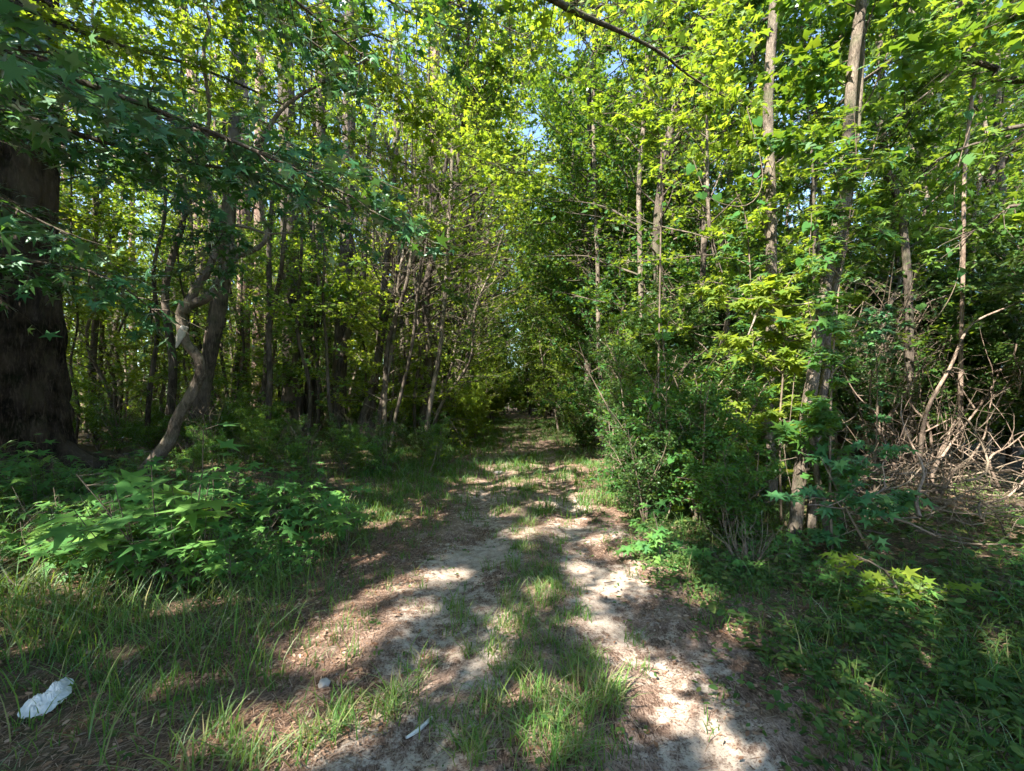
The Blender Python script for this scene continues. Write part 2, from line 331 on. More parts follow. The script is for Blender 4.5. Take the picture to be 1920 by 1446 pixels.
for (u, v, d, r) in [(300, 960, 4.6, .16), (520, 1010, 3.9, .14), (170, 1000, 4.0, .14), (430, 985, 4.1, .1), (560, 960, 4.6, .12), (380, 905, 5.0, .12), (470, 1075, 3.4, .14), (440, 1120, 3.2, .14), (1440, 820, 6.1, .3), (1440, 900, 6.1, .26), (1520, 820, 4.6, .28), (1505, 930, 4.6, .22), (1485, 1010, 4.4, .16), (1500, 560, 4.6, .35), (1430, 540, 5.0, .3), (1370, 630, 5.0, .3), (1380, 750, 5.2, .3), (1540, 640, 4.6, .25),
                     (1250, 900, 5.0, .4), (1240, 1040, 4.0, .3), (1270, 760, 6.5, .5), (1700, 1130, 3.2, .3), (1810, 1210, 2.7, .25), (1650, 720, 6.7, .22), (1760, 790, 6.4, .25), (1870, 690, 6.2, .25),
                     (950, 680, 14.5, 2.0), (975, 700, 19, 2.2), (985, 700, 25, 2.6), (1060, 690, 24, 2.0), (940, 600, 17, 1.8), (950, 640, 14, 1.6), (905, 680, 13, 1.3), (985, 690, 18, 1.6), (950, 640, 16, 2.2), (900, 700, 17, 1.6), (1000, 700, 15, 1.3), (1010, 640, 22, 2.4), (1060, 690, 20, 1.6), (860, 640, 18, 1.6), (980, 560, 19, 2.0), (1100, 620, 13, 1.4), (1150, 700, 11, 1.0), (1220, 560, 11, 1.4), (1180, 640, 9, .8), (1290, 620, 9, .7), (940, 720, 24, 2), (1040, 700, 28, 2.4), (1260, 420, 10, 1.2), (1230, 230, 5.5, .45), (1160, 210, 5.5, .4), (1290, 180, 6, .4),
                     (820, 740, 11.5, .3), (830, 560, 11.5, .8), (780, 520, 11.5, .5), (860, 330, 11, 1.6), (780, 260, 11, 1.2), (940, 240, 10, 1.3), (800, 80, 9, 1.5), (900, 130, 8, 1.2), (1050, 100, 8, 1.3), (720, 60, 9, 1.2), (1250, 40, 7, .9), (1180, 80, 7, .8), (1120, 500, 25, 2.5), (1060, 400, 25, 2.5),
                     (420, 60, 18, 2.0), (250, 100, 18, 2.5), (560, 700, 26, 2.5), (250, 620, 24, 2.5), (700, 700, 26, 2.5), (350, 500, 24, 2.5), (180, 450, 22, 2), (600, 560, 28, 3), (450, 640, 26, 2.5), (1600, 100, 9, .8), (1750, 180, 9, .8), (1800, 300, 9, .6), (1780, 60, 8, .7), (430, 900, 5.5, .2), (640, 930, 5, .25), (380, 930, 5.4, .16), (330, 600, 7, .15), (340, 625, 7, .12)]:
    shaft(px(u, v, d), r * (.85 if v < 400 and d > 7.5 else 1.1 if d > 7.5 else 1))
_r = random.Random(77)      # more cuts at random, added so flecks of sun reach the woods
for _i in range(75):
    _y = _r.uniform(9, 40); _x = _r.uniform(-1.05 * _y, .95 * _y); shaft((_x, _y, _r.uniform(0, 9)), _r.uniform(.35, 1.1) * (1 + _y / 40))
for _i in range(45):
    _y = _r.uniform(16, 40); _x = -_r.uniform(1.5, .95 * _y); shaft((_x, _y, _r.uniform(0, 8)), _r.uniform(1.0, 1.9))
for _i in range(20):
    _y = _r.uniform(4.5, 12); _x = _r.uniform(.15, .68) * _y; shaft((_x, _y, _r.uniform(0, 6)), _r.uniform(.15, .45))
SHP = np.array([s[0] for s in SH]); SRAD = np.array([s[1] for s in SH])
def shaded(P, rng, margin=0.5, use=None):
    """True for the leaves that stay (outside every cut opening)"""
    keep = np.ones(len(P), bool)
    jit = 0.75 + 0.5 * rng.random(len(P))
    if use is None:
        c = P.mean(0); R_ = np.linalg.norm(P - c, axis=1).max(); D = c - SHP; t = D @ SUN
        use = (t > -R_) & (np.linalg.norm(D - t[:, None] * SUN, axis=1) < R_ + SRAD * 1.3)
    for T, r in zip(SHP[use], SRAD[use]):
        D = P - T; t = D @ SUN
        q = (t > max(margin, r * 0.9)) & (np.linalg.norm(D - t[:, None] * SUN, axis=1) < r * jit)
        if r > .6: q &= rng.random(len(P)) < .8
        keep &= ~q
    return keep

# ------------------------------------------------------------------ ground and path
def grid():
    def axis(a, b, fine, c0, c1):
        out = [c0]; s = fine
        while out[-1] < c1: out.append(out[-1] + fine)
        while out[-1] < b: s *= 1.09; out.append(out[-1] + s)
        s = fine; left = [c0]
        while left[-1] > a: s *= 1.09; left.append(left[-1] - s)
        return np.array(left[::-1][:-1] + out)
    xs = axis(-260, 260, 0.05, -3.2, 3.6); ys = axis(-60, 420, 0.055, 0.8, 9)
    X, Y = np.meshgrid(xs, ys); Z = ground_z(X, Y)
    u = X - path_c(Y)
    wob = 0.5 * (fbm(X * 1.1, Y * 0.8, 21) - 0.5)
    sand = 0.50 * np.exp(-((u + 0.55 + wob * 0.5) / 0.46) ** 4) + 0.54 * np.exp(-((u - 0.68 + wob * 0.5) / 0.40) ** 4)
    sand += 1.3 * (fbm(X * 2.1, Y * 1.6, 31) - 0.56) * (sand > .02)
    sand *= 1 - 0.8 * sstep(3.5, 9, Y)
    sand += 0.30 * np.exp(-(u / 1.7) ** 4) * sstep(0.48, 0.62, fbm(X * 0.8, Y * 0.6, 35))
    soil = 0.60 * np.exp(-(u / 1.5) ** 4)
    green = np.clip(sstep(1.5, 2.3, -u + wob) * 0.7 + sstep(1.2, 1.9, u + wob) * 0.9 + 0.45 * np.exp(-((u - 0.05) / 0.22) ** 4), 0, 1) * (1 - 0.6 * sstep(14, 25, np.abs(X)))
    ny, nx = X.shape
    i = np.arange((ny - 1))[:, None] * nx + np.arange(nx - 1)[None]
    F = np.stack([i, i + 1, i + nx + 1, i + nx], -1)
    V = np.stack([X, Y, Z], -1).reshape(-1, 3)
    cx = 0.5 * (xs[:-1] + xs[1:])[None]; cyy = 0.5 * (ys[:-1] + ys[1:])[:, None]
    on = (np.abs(cx - path_c(cyy)) < 1.35 + 0.5 * (fbm(cx * 1.5, cyy * 1.2, 77) - 0.5)) & (cyy > -20) & (cyy < 120)
    for name, mask in (('path', on), ('ground', ~on)):
        Fm = F[mask].reshape(-1, 4); used = np.unique(Fm); rm = np.zeros(len(V), np.int64); rm[used] = np.arange(len(used))
        mb = MB(); mb.add(V[used], rm[Fm]); me = mb.mesh(name, True)
        for an, arr in (('sand', sand), ('green', green), ('soil', soil)):
            a = me.attributes.new(an, 'FLOAT', 'POINT'); a.data.foreach_set('value', arr.ravel()[used].astype(np.float32))
        tag(part(name, me, 'ground'), kind='structure')
grid()

# ------------------------------------------------------------------ tree generator
def orient(rng, n, out, tilt, droop=0.25):
    """leaf axes: X roughly outward and drooping, N roughly up"""
    X = out + rng.normal(0, 0.55, (n, 3)); X[:, 2] -= droop
    Nn = np.array([0, 0, 1.0]) + rng.normal(0, tilt, (n, 3))
    return vn(X), vn(Nn)
def limb_points(rng, p, d, ln, n=5, up=0.15, wob=0.16):
    pts = [p]; d = vn(d)
    for i in range(n):
        d = vn(d + rng.normal(0, wob, 3) + np.array([0, 0, up * (0.5 - i / n)]))
        pts.append(pts[-1] + d * ln / n)
    return np.array(pts)
def grow(seed, TP, TR, base, nl, reach, twigs=7, lpt=11, leaf=0.13, tilt=0.45, trunk_n=10, rough=0.06, up=0.35, tw_len=0.3, top_taper=0.45,
         azf=None, limb_r=0.28, flute=0, step=0.3, low=0.75):
    """TP/TR trunk line; limbs from fraction `base` up. Returns trunk MB, branch MB, leaves"""
    rng = np.random.default_rng(seed); tr = MB(); br = MB()
    TP = np.asarray(TP, float); TR = np.asarray(TR, float)
    tube(tr, TP, TR, trunk_n, step, rough, seed, flute)
    SP, SR = smooth_line(TP, TR, 0.12); k = len(SP)
    LP = []; LO = []
    for i in range(nl):
        f = base + (1 - base) * ((i + rng.random() * 0.8) / nl) * 0.985
        j = min(k - 1, int(f * (k - 1))); p = SP[j]; a = i * 2.399 + rng.normal(0, 0.5)
        if azf is not None: a = azf[0] + rng.normal(0, azf[1])
        g = (f - base) / (1 - base); ln = reach * (low + (1 - low) * min(1, g * 3)) * (1 - (1 - top_taper) * g ** 1.5) * rng.uniform(0.7, 1.2)
        d = np.array([math.cos(a), math.sin(a), up * rng.uniform(0.2, 1.6) + g * 0.5])
        pts = limb_points(rng, p, d, ln); r0 = min(SR[j] * 0.55, max(0.005, ln * 0.0055 + SR[j] * limb_r * 0.3))
        tube(br, pts, np.linspace(r0, 0.003, len(pts)), 5, 0.25)
        for q in range(twigs + 1):
            t = 0.25 + 0.75 * (q + rng.random() * 0.5) / (twigs + 0.5); t = min(t, 1.0)
            fi = t * (len(pts) - 1); ii = min(int(fi), len(pts) - 2); pp = pts[ii] + (pts[ii + 1] - pts[ii]) * (fi - ii)
            ld = vn(pts[ii + 1] - pts[ii]); side = np.cross(ld, [0, 0, 1.0]); s = 1 if q % 2 else -1
            td = vn(ld * rng.uniform(0.3, 1.0) + side * s * rng.uniform(0.5, 1.1) + np.array([0, 0, rng.normal(-0.02, 0.2)]))
            tl = ln * tw_len * rng.uniform(0.6, 1.3) * (1.1 - 0.5 * t)
            tp = limb_points(rng, pp, td, tl, 3, 0.0, 0.2)
            tube(br, tp, np.linspace(r0 * 0.3, 0.001, len(tp)), 3, 0.4)
            n = int(lpt * rng.uniform(0.7, 1.3)); tt = rng.random(n) ** 0.8 * (len(tp) - 1); i3 = np.minimum(tt.astype(int), len(tp) - 2)
            LP.append(tp[i3] + (tp[i3 + 1] - tp[i3]) * (tt - i3)[:, None] + rng.normal(0, 0.025, (n, 3)))
            LO.append(np.repeat(td[None], n, 0))
    P = np.concatenate(LP); O = np.concatenate(LO)
    sgn = np.where(rng.random(len(P)) < 0.5, 1, -1)[:, None]
    O = vn(O * 0.6 + sgn * vn(np.cross(O, [0, 0, 1.0])) * 0.8)
    X, Nn = orient(rng, len(P), O, tilt)
    Sz = leaf * rng.uniform(0.6, 1.25, len(P))
    P = P + X * (Sz * 0.35)[:, None]
    return tr, br, [P, X, Nn, Sz]

class Kind:
    def __init__(s, name, cat, tr, br, Lf, tm, mt, mb_, mo=None):
        s.name, s.cat, s.tm, s.Lf, s.mt, s.mb_, s.mo = name, cat, tm, Lf, mt, mb_, mo
        s.tm_ = tr.mesh(name + '_trunk', True) if tr.n else None; s.bm = br.mesh(name + '_branches', True) if br.n else None
        s.lm = leaf_mesh(name + '_crown', Lf, tm)
        for me, mm in ((s.tm_, mb_), (s.bm, mo or mb_), (s.lm, mt)):
            if me is not None: me.materials.append(M[mm])
        s.c = Lf[0].mean(0); s.rad = np.linalg.norm(Lf[0] - s.c, axis=1).max()
def place(K, loc, rz, sc, label, group, names=('trunk', 'branches', 'crown'), seed=0, cull=True, mt=None, tilt=(0, 0)):
    o = thing(K.name, label, K.cat, loc, rz, group, sc); o.rotation_euler = (tilt[0], tilt[1], rz)
    if K.tm_: part(names[0], K.tm_, None, o)
    if K.bm: part(names[1], K.bm, None, o)
    lm = K.lm
    from mathutils import Matrix, Euler
    if cull:
        Rm = np.array(Euler((tilt[0], tilt[1], rz)).to_matrix()); loc = np.asarray(loc, float)
        cw = Rm @ K.c * sc + loc; D = cw - SHP; t = D @ SUN
        near = (t > -K.rad * sc) & (np.linalg.norm(D - t[:, None] * SUN, axis=1) < K.rad * sc + SRAD * 1.3)
        if near.any():
            P = (K.Lf[0] @ Rm.T) * sc + loc
            keep = shaded(P, np.random.default_rng(seed), 0.5, near)
            if cull == 2: keep |= np.random.default_rng(seed + 5).random(len(keep)) < .4
            if keep.mean() < 0.995:
                if keep.sum() < 5: keep[:5] = True
                lm = leaf_mesh(K.name + '_crown', [a[keep] for a in K.Lf], K.tm); lm.materials.append(M[mt or K.mt])
                part(names[2], lm, None, o); return o
    if mt and mt != K.mt:
        key = K.name + mt
        if key not in ALT:
            ALT[key] = K.lm.copy(); ALT[key].materials.clear(); ALT[key].materials.append(M[mt])
        lm = ALT[key]
    part(names[2], lm, None, o)
    return o
ALT = {}
def hero(name, label, cat, tr, br, Lf, tm, mleaf, mtr, mbr=None, seed=0, group=None, cull=True, margin=0.5):
    """a one-off tree built in world position: its Empty at the trunk base"""
    base = tr.v[0][:8].mean(0) if tr.n else Lf[0].mean(0)
    o = thing(name, label, cat, base, 0, group)
    for nm, mb, mm in (('trunk', tr, mtr), ('branches', br, mbr or mtr)):
        if mb.n:
            mb.v = [v - base for v in mb.v]; part(nm, mb.mesh(nm, True), mm, o)
    if Lf is not None and len(Lf[0]):
        keep = shaded(Lf[0], np.random.default_rng(seed), margin) if cull else np.ones(len(Lf[0]), bool)
        Lf = [a[keep] for a in Lf]; Lf[0] = Lf[0] - base
        part('crown', leaf_mesh('crown', Lf, tm), mleaf, o)
    return o

def straight(H, lean=(0, 0), wob=0.15, seed=0, n=6, r0=0.1, r1=0.02, flare=1.25):
    rng = np.random.default_rng(seed + 999); z = np.linspace(0, H, n)
    P = np.stack([lean[0] * z / H + rng.normal(0, wob, n) * (z > 0), lean[1] * z / H + rng.normal(0, wob, n) * (z > 0), z], -1)
    rr = np.linspace(r0, r1, n); P = np.insert(P, 1, P[0] * 0.93 + P[1] * 0.07, 0); rr = np.insert(rr, 1, rr[0] * 0.97); rr[0] *= flare
    P[0, 2] -= 0.12
    return P, rr

# canopy trees (tall broadleaf), understorey trees, poles, pines, shrubs
CAN = []; UND = []; POLE = []; PINE = []; SHR = []; SEED = []
for i in range(4):
    P, r = straight(13 + i, (1 - i * 0.6, 0.5), 0.13, i, 7, 0.14, 0.03)
    CAN.append(Kind('broadleaf_tree', 'tree', *grow(10 + i, P, r, 0.24, 56, 3.7, 10, 25, 0.135), 'dia', 'under', 'darkbark'))
for i in range(4):
    P, r = straight(6.5 + i * 0.5, (0.5, 0.3 - 0.2 * i), 0.14, 40 + i, 6, 0.06, 0.012)
    UND.append(Kind('understorey_tree', 'tree', *grow(30 + i, P, r, 0.12, 46, 2.2, 8, 19, 0.10), 'tri3', 'under', 'bark'))
for i in range(5):
    P, r = straight(8.5 + i, (0.5 - 0.3 * i, 0.4 * (i % 2)), 0.16, 60 + i, 7, 0.05 + 0.008 * (i % 3), 0.012)
    POLE.append(Kind('pole_sapling', 'sapling', *grow(50 + i, P, r, 0.30, 24, 1.5, 6, 14, 0.10), 'dia', 'under', 'bark'))
def pine_kind(i):
    rng = np.random.default_rng(80 + i); H = 19 + 2 * i
    P, r = straight(H, (0.4, -0.3), 0.12, 80 + i, 7, 0.22, 0.05, 1.35); tr = MB(); br = MB(); tube(tr, P, r, 12, 0.25, 0.08, i)
    LP = []; 
    for k in range(30):
        z = H * rng.uniform(0.5, 0.99); a = rng.random() * 6.3; j = np.interp(z, P[:, 2], np.arange(len(P))); p = np.array([np.interp(z, P[:, 2], P[:, 0]), np.interp(z, P[:, 2], P[:, 1]), z])
        pts = limb_points(rng, p, np.array([math.cos(a), math.sin(a), 0.25]), rng.uniform(1.2, 3.0), 4); tube(br, pts, np.linspace(0.03, 0.008, 5), 5, 0.4)
        n = 40; t = rng.uniform(0.4, 1, n) * 3.99; ii = t.astype(int); LP.append(pts[ii] + (pts[np.minimum(ii + 1, 4)] - pts[ii]) * (t - ii)[:, None] + rng.normal(0, 0.16, (n, 3)))
    for k in range(5):   # dead snags below the crown
        z = H * rng.uniform(0.2, 0.5); a = rng.random() * 6.3; p = np.array([np.interp(z, P[:, 2], P[:, 0]), np.interp(z, P[:, 2], P[:, 1]), z])
        tube(br, limb_points(rng, p, np.array([math.cos(a), math.sin(a), 0.1]), rng.uniform(0.4, 1.3), 3), [0.02, 0.012, 0.008, 0.004], 4, 0.4)
    P3 = np.concatenate(LP); n = len(P3)
    return Kind('pine_tree', 'tree', tr, br, [P3, vn(rng.normal(0, 1, (n, 3))), vn(rng.normal(0, 0.4, (n, 3)) + [0, 0, 1]), rng.uniform(0.18, 0.30, n)], 'tuft', 'needle', 'pine')
for i in range(3): PINE.append(pine_kind(i))
BARE = []
for i in range(5):
    P, r = straight(9 + i, (0.5 - 0.35 * i, 0.3 * (i % 3) - .3), 0.10, 160 + i, 8, 0.038 + 0.015 * i, 0.015)
    BARE.append(Kind('slender_tree', 'tree', *grow(150 + i, P, r, 0.12, 26, 1.0, 4, 8, 0.10, low=.6), 'dia', 'under', 'darkbark'))
def shrub_kind(i, H=1.8, ns=7, leaf=0.068, tm='oval', mt='privet', nl=9, reach=0.55, lpt=14, name='leafy_shrub', mb_='twig', spread=0.6):
    rng = np.random.default_rng(200 + i); br = MB(); Ls = []
    for s in range(ns):
        a = rng.random() * 6.3; h = H * rng.uniform(0.6, 1.1); P = np.array([[0.008 * math.cos(a), 0.008 * math.sin(a), -0.08], [0.3 * spread * math.cos(a), 0.3 * spread * math.sin(a), h * 0.4], [spread * math.cos(a), spread * math.sin(a), h * 0.8], [spread * 1.4 * math.cos(a), spread * 1.4 * math.sin(a), h]])
        P[1:] += rng.normal(0, 0.07, (3, 3))
        t_, b_, l_ = grow(1000 + i * 20 + s, P, [0.016, 0.012, 0.008, 0.004], 0.2, nl, reach, 5, lpt, leaf, 0.6, 5, 0, tw_len=0.4)
        for k in (t_, b_):
            o = br.n; br.v += k.v; br.n += k.n
            for q, fl in k.f.items(): br.f.setdefault(q, []).extend([f + o for f in fl])
        Ls.append(l_)
    Lf = [np.concatenate([l[j] for l in Ls]) for j in range(4)]
    return Kind(name, 'shrub', MB(), br, Lf, tm, mt, mb_)
for i in range(4): SHR.append(shrub_kind(i, 1.5 + 0.35 * i))
TALLSHR = [shrub_kind(10 + i, 3.2 + 0.5 * i, 9, 0.085, 'oval', 'privet', 14, 0.85, 20, 'tall_shrub', 'twig', 0.9) for i in range(3)]
def seedling_kind(i, H=0.35, nlv=11, leaf=0.12, tm='star', mt='seed', name='sweetgum_seedling'):
    rng = np.random.default_rng(300 + i); br = MB(); P = []; X = []; Nn = []; Sz = []
    ns = 3 + i % 3
    for s in range(ns):
        a = rng.random() * 6.3; h = H * rng.uniform(0.7, 1.2); pts = limb_points(rng, np.array([0.03 * math.cos(a), 0.03 * math.sin(a), -0.02]), np.array([0.45 * math.cos(a), 0.45 * math.sin(a), 1]), h, 4, 0, 0.12)
        tube(br, pts, np.linspace(0.004, 0.0015, 5), 4, 0.2)
        for k in range(nlv):
            t = rng.uniform(0.35, 1.0) * 3.999; ii = int(t); p = pts[ii] + (pts[ii + 1] - pts[ii]) * (t - ii); b = rng.random() * 6.3
            d = np.array([math.cos(b), math.sin(b), rng.uniform(-0.1, 0.4)]); q = p + d * rng.uniform(0.04, 0.11) * (H / 0.35) ** 0.5
            tube(br, np.array([p, q]), [0.0015, 0.001], 3, 0.5)
            P.append(q); X.append(d + np.array([0, 0, -0.45])); Nn.append([rng.normal(0, 0.25), rng.normal(0, 0.38) - 0.33, 1]); Sz.append(leaf * rng.uniform(0.45, 1.2))
    return Kind(name, 'seedling', MB(), br, [np.array(P), vn(np.array(X)), vn(np.array(Nn)), np.array(Sz)], tm, mt, 'twig')
for i in range(6): SEED.append(seedling_kind(i, 0.22 + 0.07 * i, 6 + i % 3, 0.088 + 0.006 * i))
CRE = [seedling_kind(20 + i, 0.22, 8, 0.07, 'oval', 'seed', 'leafy_seedling') for i in range(2)]

# ------------------------------------------------------------------ hero trees
def pl(seq, d): return np.array([px(*q, d) if len(q) == 2 else px(*q) for q in seq])
# big oak at the left edge
oz = gpt(25, 7.2); oak_x, oak_y = oz[0], 7.2
b = np.array([oak_x, oak_y, oz[2]])
P = b + np.array([[0, 0, -0.3], [0, 0, 0.0], [0.0, 0, 0.28], [0, 0, 0.8], [-0.02, 0, 2], [-0.05, 0, 4.5], [-0.1, 0.1, 8], [-0.2, 0.2, 12], [-0.1, 0.3, 17]])
rr = [1.12, 0.96, 0.80, 0.68, 0.60, 0.55, 0.5, 0.36, 0.12]
tr, br, Lf = grow(501, P, rr, 0.5, 26, 5.5, 10, 15, 0.13, trunk_n=220, rough=0.05, flute=0.10, step=0.07)
for k in range(6):       # buttress roots
    a = k * 1.05 + 0.3; q = np.array([math.cos(a), math.sin(a), 0])
    tube(tr, np.array([b + q * 0.5 + [0, 0, 0.42], b + q * 0.95 + [0, 0, 0.13], b + q * 1.5 + [0, 0, 0.0], b + q * 2.0 + [0, 0, -0.12]]), [0.26, 0.17, 0.09, 0.04], 10, 0.1, 0.1, k)
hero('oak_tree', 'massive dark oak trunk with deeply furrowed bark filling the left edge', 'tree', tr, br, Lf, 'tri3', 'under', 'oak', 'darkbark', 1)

# crooked leaning tree
d = 7.0; g = gpt(267, d)
T = pl([(262, 915), (267, 892), (300, 850), (320, 822), (333, 782), (353, 749), (377, 699), (373, 672), (347, 640), (341, 605), (345, 575), (383, 562), (410, 532), (430, 492), (428, 433), (432, 383), (447, 350), (470, 300), (500, 247), (533, 200), (583, 167), (633, 140), (690, 112)], d)
T[:, 1] += np.linspace(0, -0.8, len(T)) * 0
rr = [0.13, 0.11, 0.10, 0.09, 0.08, 0.08, 0.085, 0.08, 0.075, 0.08, 0.085, 0.065, 0.065, 0.06, 0.075, 0.06, 0.05, 0.04, 0.034, 0.03, 0.026, 0.02, 0.01]
tr, br, Lf = grow(502, T, rr, 0.62, 14, 1.5, 6, 10, 0.10, rough=0.12, step=0.12, trunk_n=12)
for seq, r in (([(345, 585), (367, 542), (393, 502), (408, 455), (425, 425)], [.075, .06, .055, .05, .045]),
               ([(415, 430), (395, 365), (380, 317), (367, 297), (381, 265), (393, 213), (384, 133), (383, 77), (394, 50), (380, 0), (360, -60)], [.045, .035, .03, .032, .03, .028, .026, .025, .022, .018, .01]),
               ([(430, 500), (445, 480), (470, 472), (495, 455), (499, 425), (488, 380), (505, 330)], [.05, .045, .04, .035, .028, .022, .01]),
               ([(425, 420), (470, 428), (500, 438), (550, 436)], [.03, .022, .018, .01])):
    tube(br, pl(seq, d - 0.02), r, 8, 0.1, 0.12, 3)
o = hero('crooked_tree', 'crooked pale-barked tree leaning from the seedlings and forking into twisted limbs', 'tree', tr, br, Lf, 'tri3', 'gumdark', 'bark', None, 2)
mb = MB(); tube(mb, pl([(347, 612), (338, 630), (330, 652)], d - 0.1), [0.05, 0.055, 0.012], 7, 0.06, 0.25, 4)
mb.v = [v - np.array(o.location) for v in mb.v]; part('broken_stub', mb.mesh('broken_stub'), 'bleached', o, 'bleached broken branch stub')

# the twin stems and slender trees on the right
def slim(seed, seq, d, rb, rt, label, leafm='gum', tm='tri3', bark='bark', base=0.35, nl=16, reach=1.6, leaf=0.13, ext=6.0, name='sweetgum_tree', lpt=16, group=None, rough=0.06, tn=12):
    T = pl(seq, d); T[0, 2] = float(ground_z(T[0, 0], T[0, 1])) - 0.1
    dv = vn(T[-1] - T[-3]); T = np.vstack([T, T[-1] + np.array([dv[0] * 0.25 * ext, dv[1] * 0.3 * ext, ext * 0.5]), T[-1] + np.array([dv[0] * 0.25 * ext, 0, ext])])
    r = np.linspace(rb, rt, len(T)); r[0] *= 1.3; r[-1] = 0.01
    return hero(name, label, 'tree', *grow(seed, T, r, base, int(nl * 1.5), reach * 1.15, 8, lpt, leaf, rough=rough, trunk_n=tn, step=0.12), tm, leafm, bark, None, seed, group)
slim(511, [(1446, 990), (1446, 930), (1442, 850), (1438, 780), (1447, 620), (1446, 500), (1446, 380), (1440, 200), (1452, 0), (1455, -100)], 6.1, 0.088, 0.052, 'straight grey trunk sunlit low down, left of the twin stems', base=0.62, nl=16, reach=2.2)
slim(512, [(1484, 1050), (1492, 980), (1503, 860), (1517, 760), (1532, 650), (1550, 520), (1574, 400), (1590, 250), (1600, 120), (1616, 0), (1625, -90)], 4.5, 0.068, 0.042, 'taller mottled trunk of the twin stems leaning right beside the brush', base=0.6, nl=14, reach=2.0, bark='bark')
slim(513, [(1518, 1045), (1522, 950), (1528, 860), (1538, 770), (1550, 690), (1550, 640), (1562, 560), (1580, 470), (1590, 380), (1602, 300)], 4.62, 0.045, 0.028, 'thinner bowed stem pressed against the mottled twin trunk', base=0.6, nl=9, reach=1.2, ext=2.5)
slim(514, [(1310, 900), (1312, 700), (1316, 560), (1322, 400), (1326, 280), (1334, 120), (1340, 0), (1342, -80)], 9.0, 0.065, 0.045, 'slim dark trunk standing against blue sky gaps right of the track', base=0.55, nl=15, reach=1.7, bark='darkbark')
slim(515, [(1205, 840), (1203, 600), (1200, 480), (1198, 350), (1205, 260), (1212, 150)], 10.5, 0.07, 0.045, 'slim brown trunk rising behind the shrubs at mid right', base=0.5, nl=16, reach=1.6, leaf=0.11)
slim(516, [(1555, 1060), (1555, 1020), (1545, 960), (1530, 880), (1520, 800)], 4.3, 0.035, 0.02, 'short slanting sapling at the foot of the twin stems', base=0.5, nl=3, reach=0.35, ext=0.25, name='sweetgum_sapling', leafm='gum', tm='star', leaf=0.11)
slim(517, [(1130, 850), (1122, 600), (1120, 480), (1115, 360)], 13, 0.07, 0.05, 'pale thin trunk just right of the tunnel of leaves', base=0.35, nl=16, reach=1.7)
slim(518, [(1700, 860), (1705, 600), (1690, 400), (1660, 300), (1650, 100)], 8.5, 0.07, 0.05, 'leaning trunk behind the arching brush', base=0.3, nl=24, reach=1.8, bark='darkbark', leafm='under')
slim(519, [(1800, 830), (1802, 650), (1806, 500), (1810, 300), (1830, 100)], 6.9, 0.03, 0.022, 'upright thin stem standing through the arching brush', base=0.5, nl=18, reach=1.6, bark='stick', leafm='under')
slim(520, [(1900, 850), (1890, 600), (1880, 400), (1870, 200)], 9.5, 0.09, 0.06, 'dark trunk at the right edge behind the brush', base=0.25, nl=26, reach=2.2, bark='darkbark', leafm='under')
# left and middle trunks
slim(531, [(548, 830), (549, 700), (546, 560), (542, 440), (540, 300), (535, 100)], 14, 0.30, 0.22, 'thick dark straight trunk, widest of the cluster left of the track', base=0.6, nl=18, reach=2.6, bark='darkbark', leafm='under', ext=8, rough=0.08, leaf=.15)
slim(532, [(582, 832), (585, 700), (590, 520), (598, 300)], 14.5, 0.22, 0.17, 'dark trunk close to the right of the widest one', base=0.5, nl=16, reach=2.2, bark='darkbark', leafm='under', ext=9, leaf=.15)
slim(533, [(632, 822), (636, 700), (645, 560), (652, 400), (655, 200)], 14, 0.24, 0.18, 'mid grey trunk on the right of the dark cluster', base=0.55, nl=16, reach=2.4, bark='darkbark', leafm='under', ext=8, leaf=.15)
slim(534, [(365, 860), (372, 800), (384, 715), (405, 610), (420, 515), (430, 400)], 10, 0.17, 0.12, 'dark leaning trunk directly behind the crooked tree', base=0.6, nl=14, reach=2.4, bark='darkbark', leafm='under', ext=7)
slim(535, [(446, 800), (455, 640), (458, 500), (455, 300), (450, 120), (438, 0)], 17, 0.26, 0.22, 'tall pine with scaly reddish bark rising to the top left', tm='tri3', leafm='under', bark='pine', base=0.75, nl=12, reach=2.2, ext=8, name='pine_tree')
slim(536, [(482, 795), (484, 600), (486, 400)], 20, 0.24, 0.2, 'reddish pine trunk just right of the tall scaly pine', leafm='under', bark='pine', base=0.6, nl=12, reach=2.2, ext=12, name='pine_tree')
slim(537, [(690, 838), (700, 740), (712, 640), (722, 520), (735, 400)], 13, 0.12, 0.09, 'dark slanting trunk between the thick cluster and the pale thin stems', base=0.5, nl=14, reach=1.8, bark='darkbark')
slim(538, [(731, 862), (740, 790), (752, 740), (773, 645), (783, 549), (790, 480), (796, 380)], 11.5, 0.05, 0.035, 'pale thin stem curving right, standing in the grass left of the track', base=0.35, nl=22, reach=1.6, bark='darkbark', leafm='yell')
slim(539, [(797, 850), (802, 790), (811, 735), (824, 660), (834, 560), (842, 430)], 11.5, 0.07, 0.045, 'trunk with a bright white sunlit patch beside the track', base=0.35, nl=24, reach=1.7, bark='bark', leafm='yell')
slim(540, [(797, 800), (797, 700), (798, 560), (802, 460), (810, 300)], 18, 0.33, 0.26, 'reddish-brown pine trunk behind the pale stems', base=0.7, nl=12, reach=2.4, bark='pine', leafm='under', ext=8, name='pine_tree')
slim(541, [(385, 790), (372, 500), (365, 200), (350, 60), (340, 0)], 21, 0.27, 0.22, 'pale pink pine trunk bending left near the top of the frame', base=0.85, nl=10, reach=2.4, bark='pine', leafm='under', ext=5, name='pine_tree')

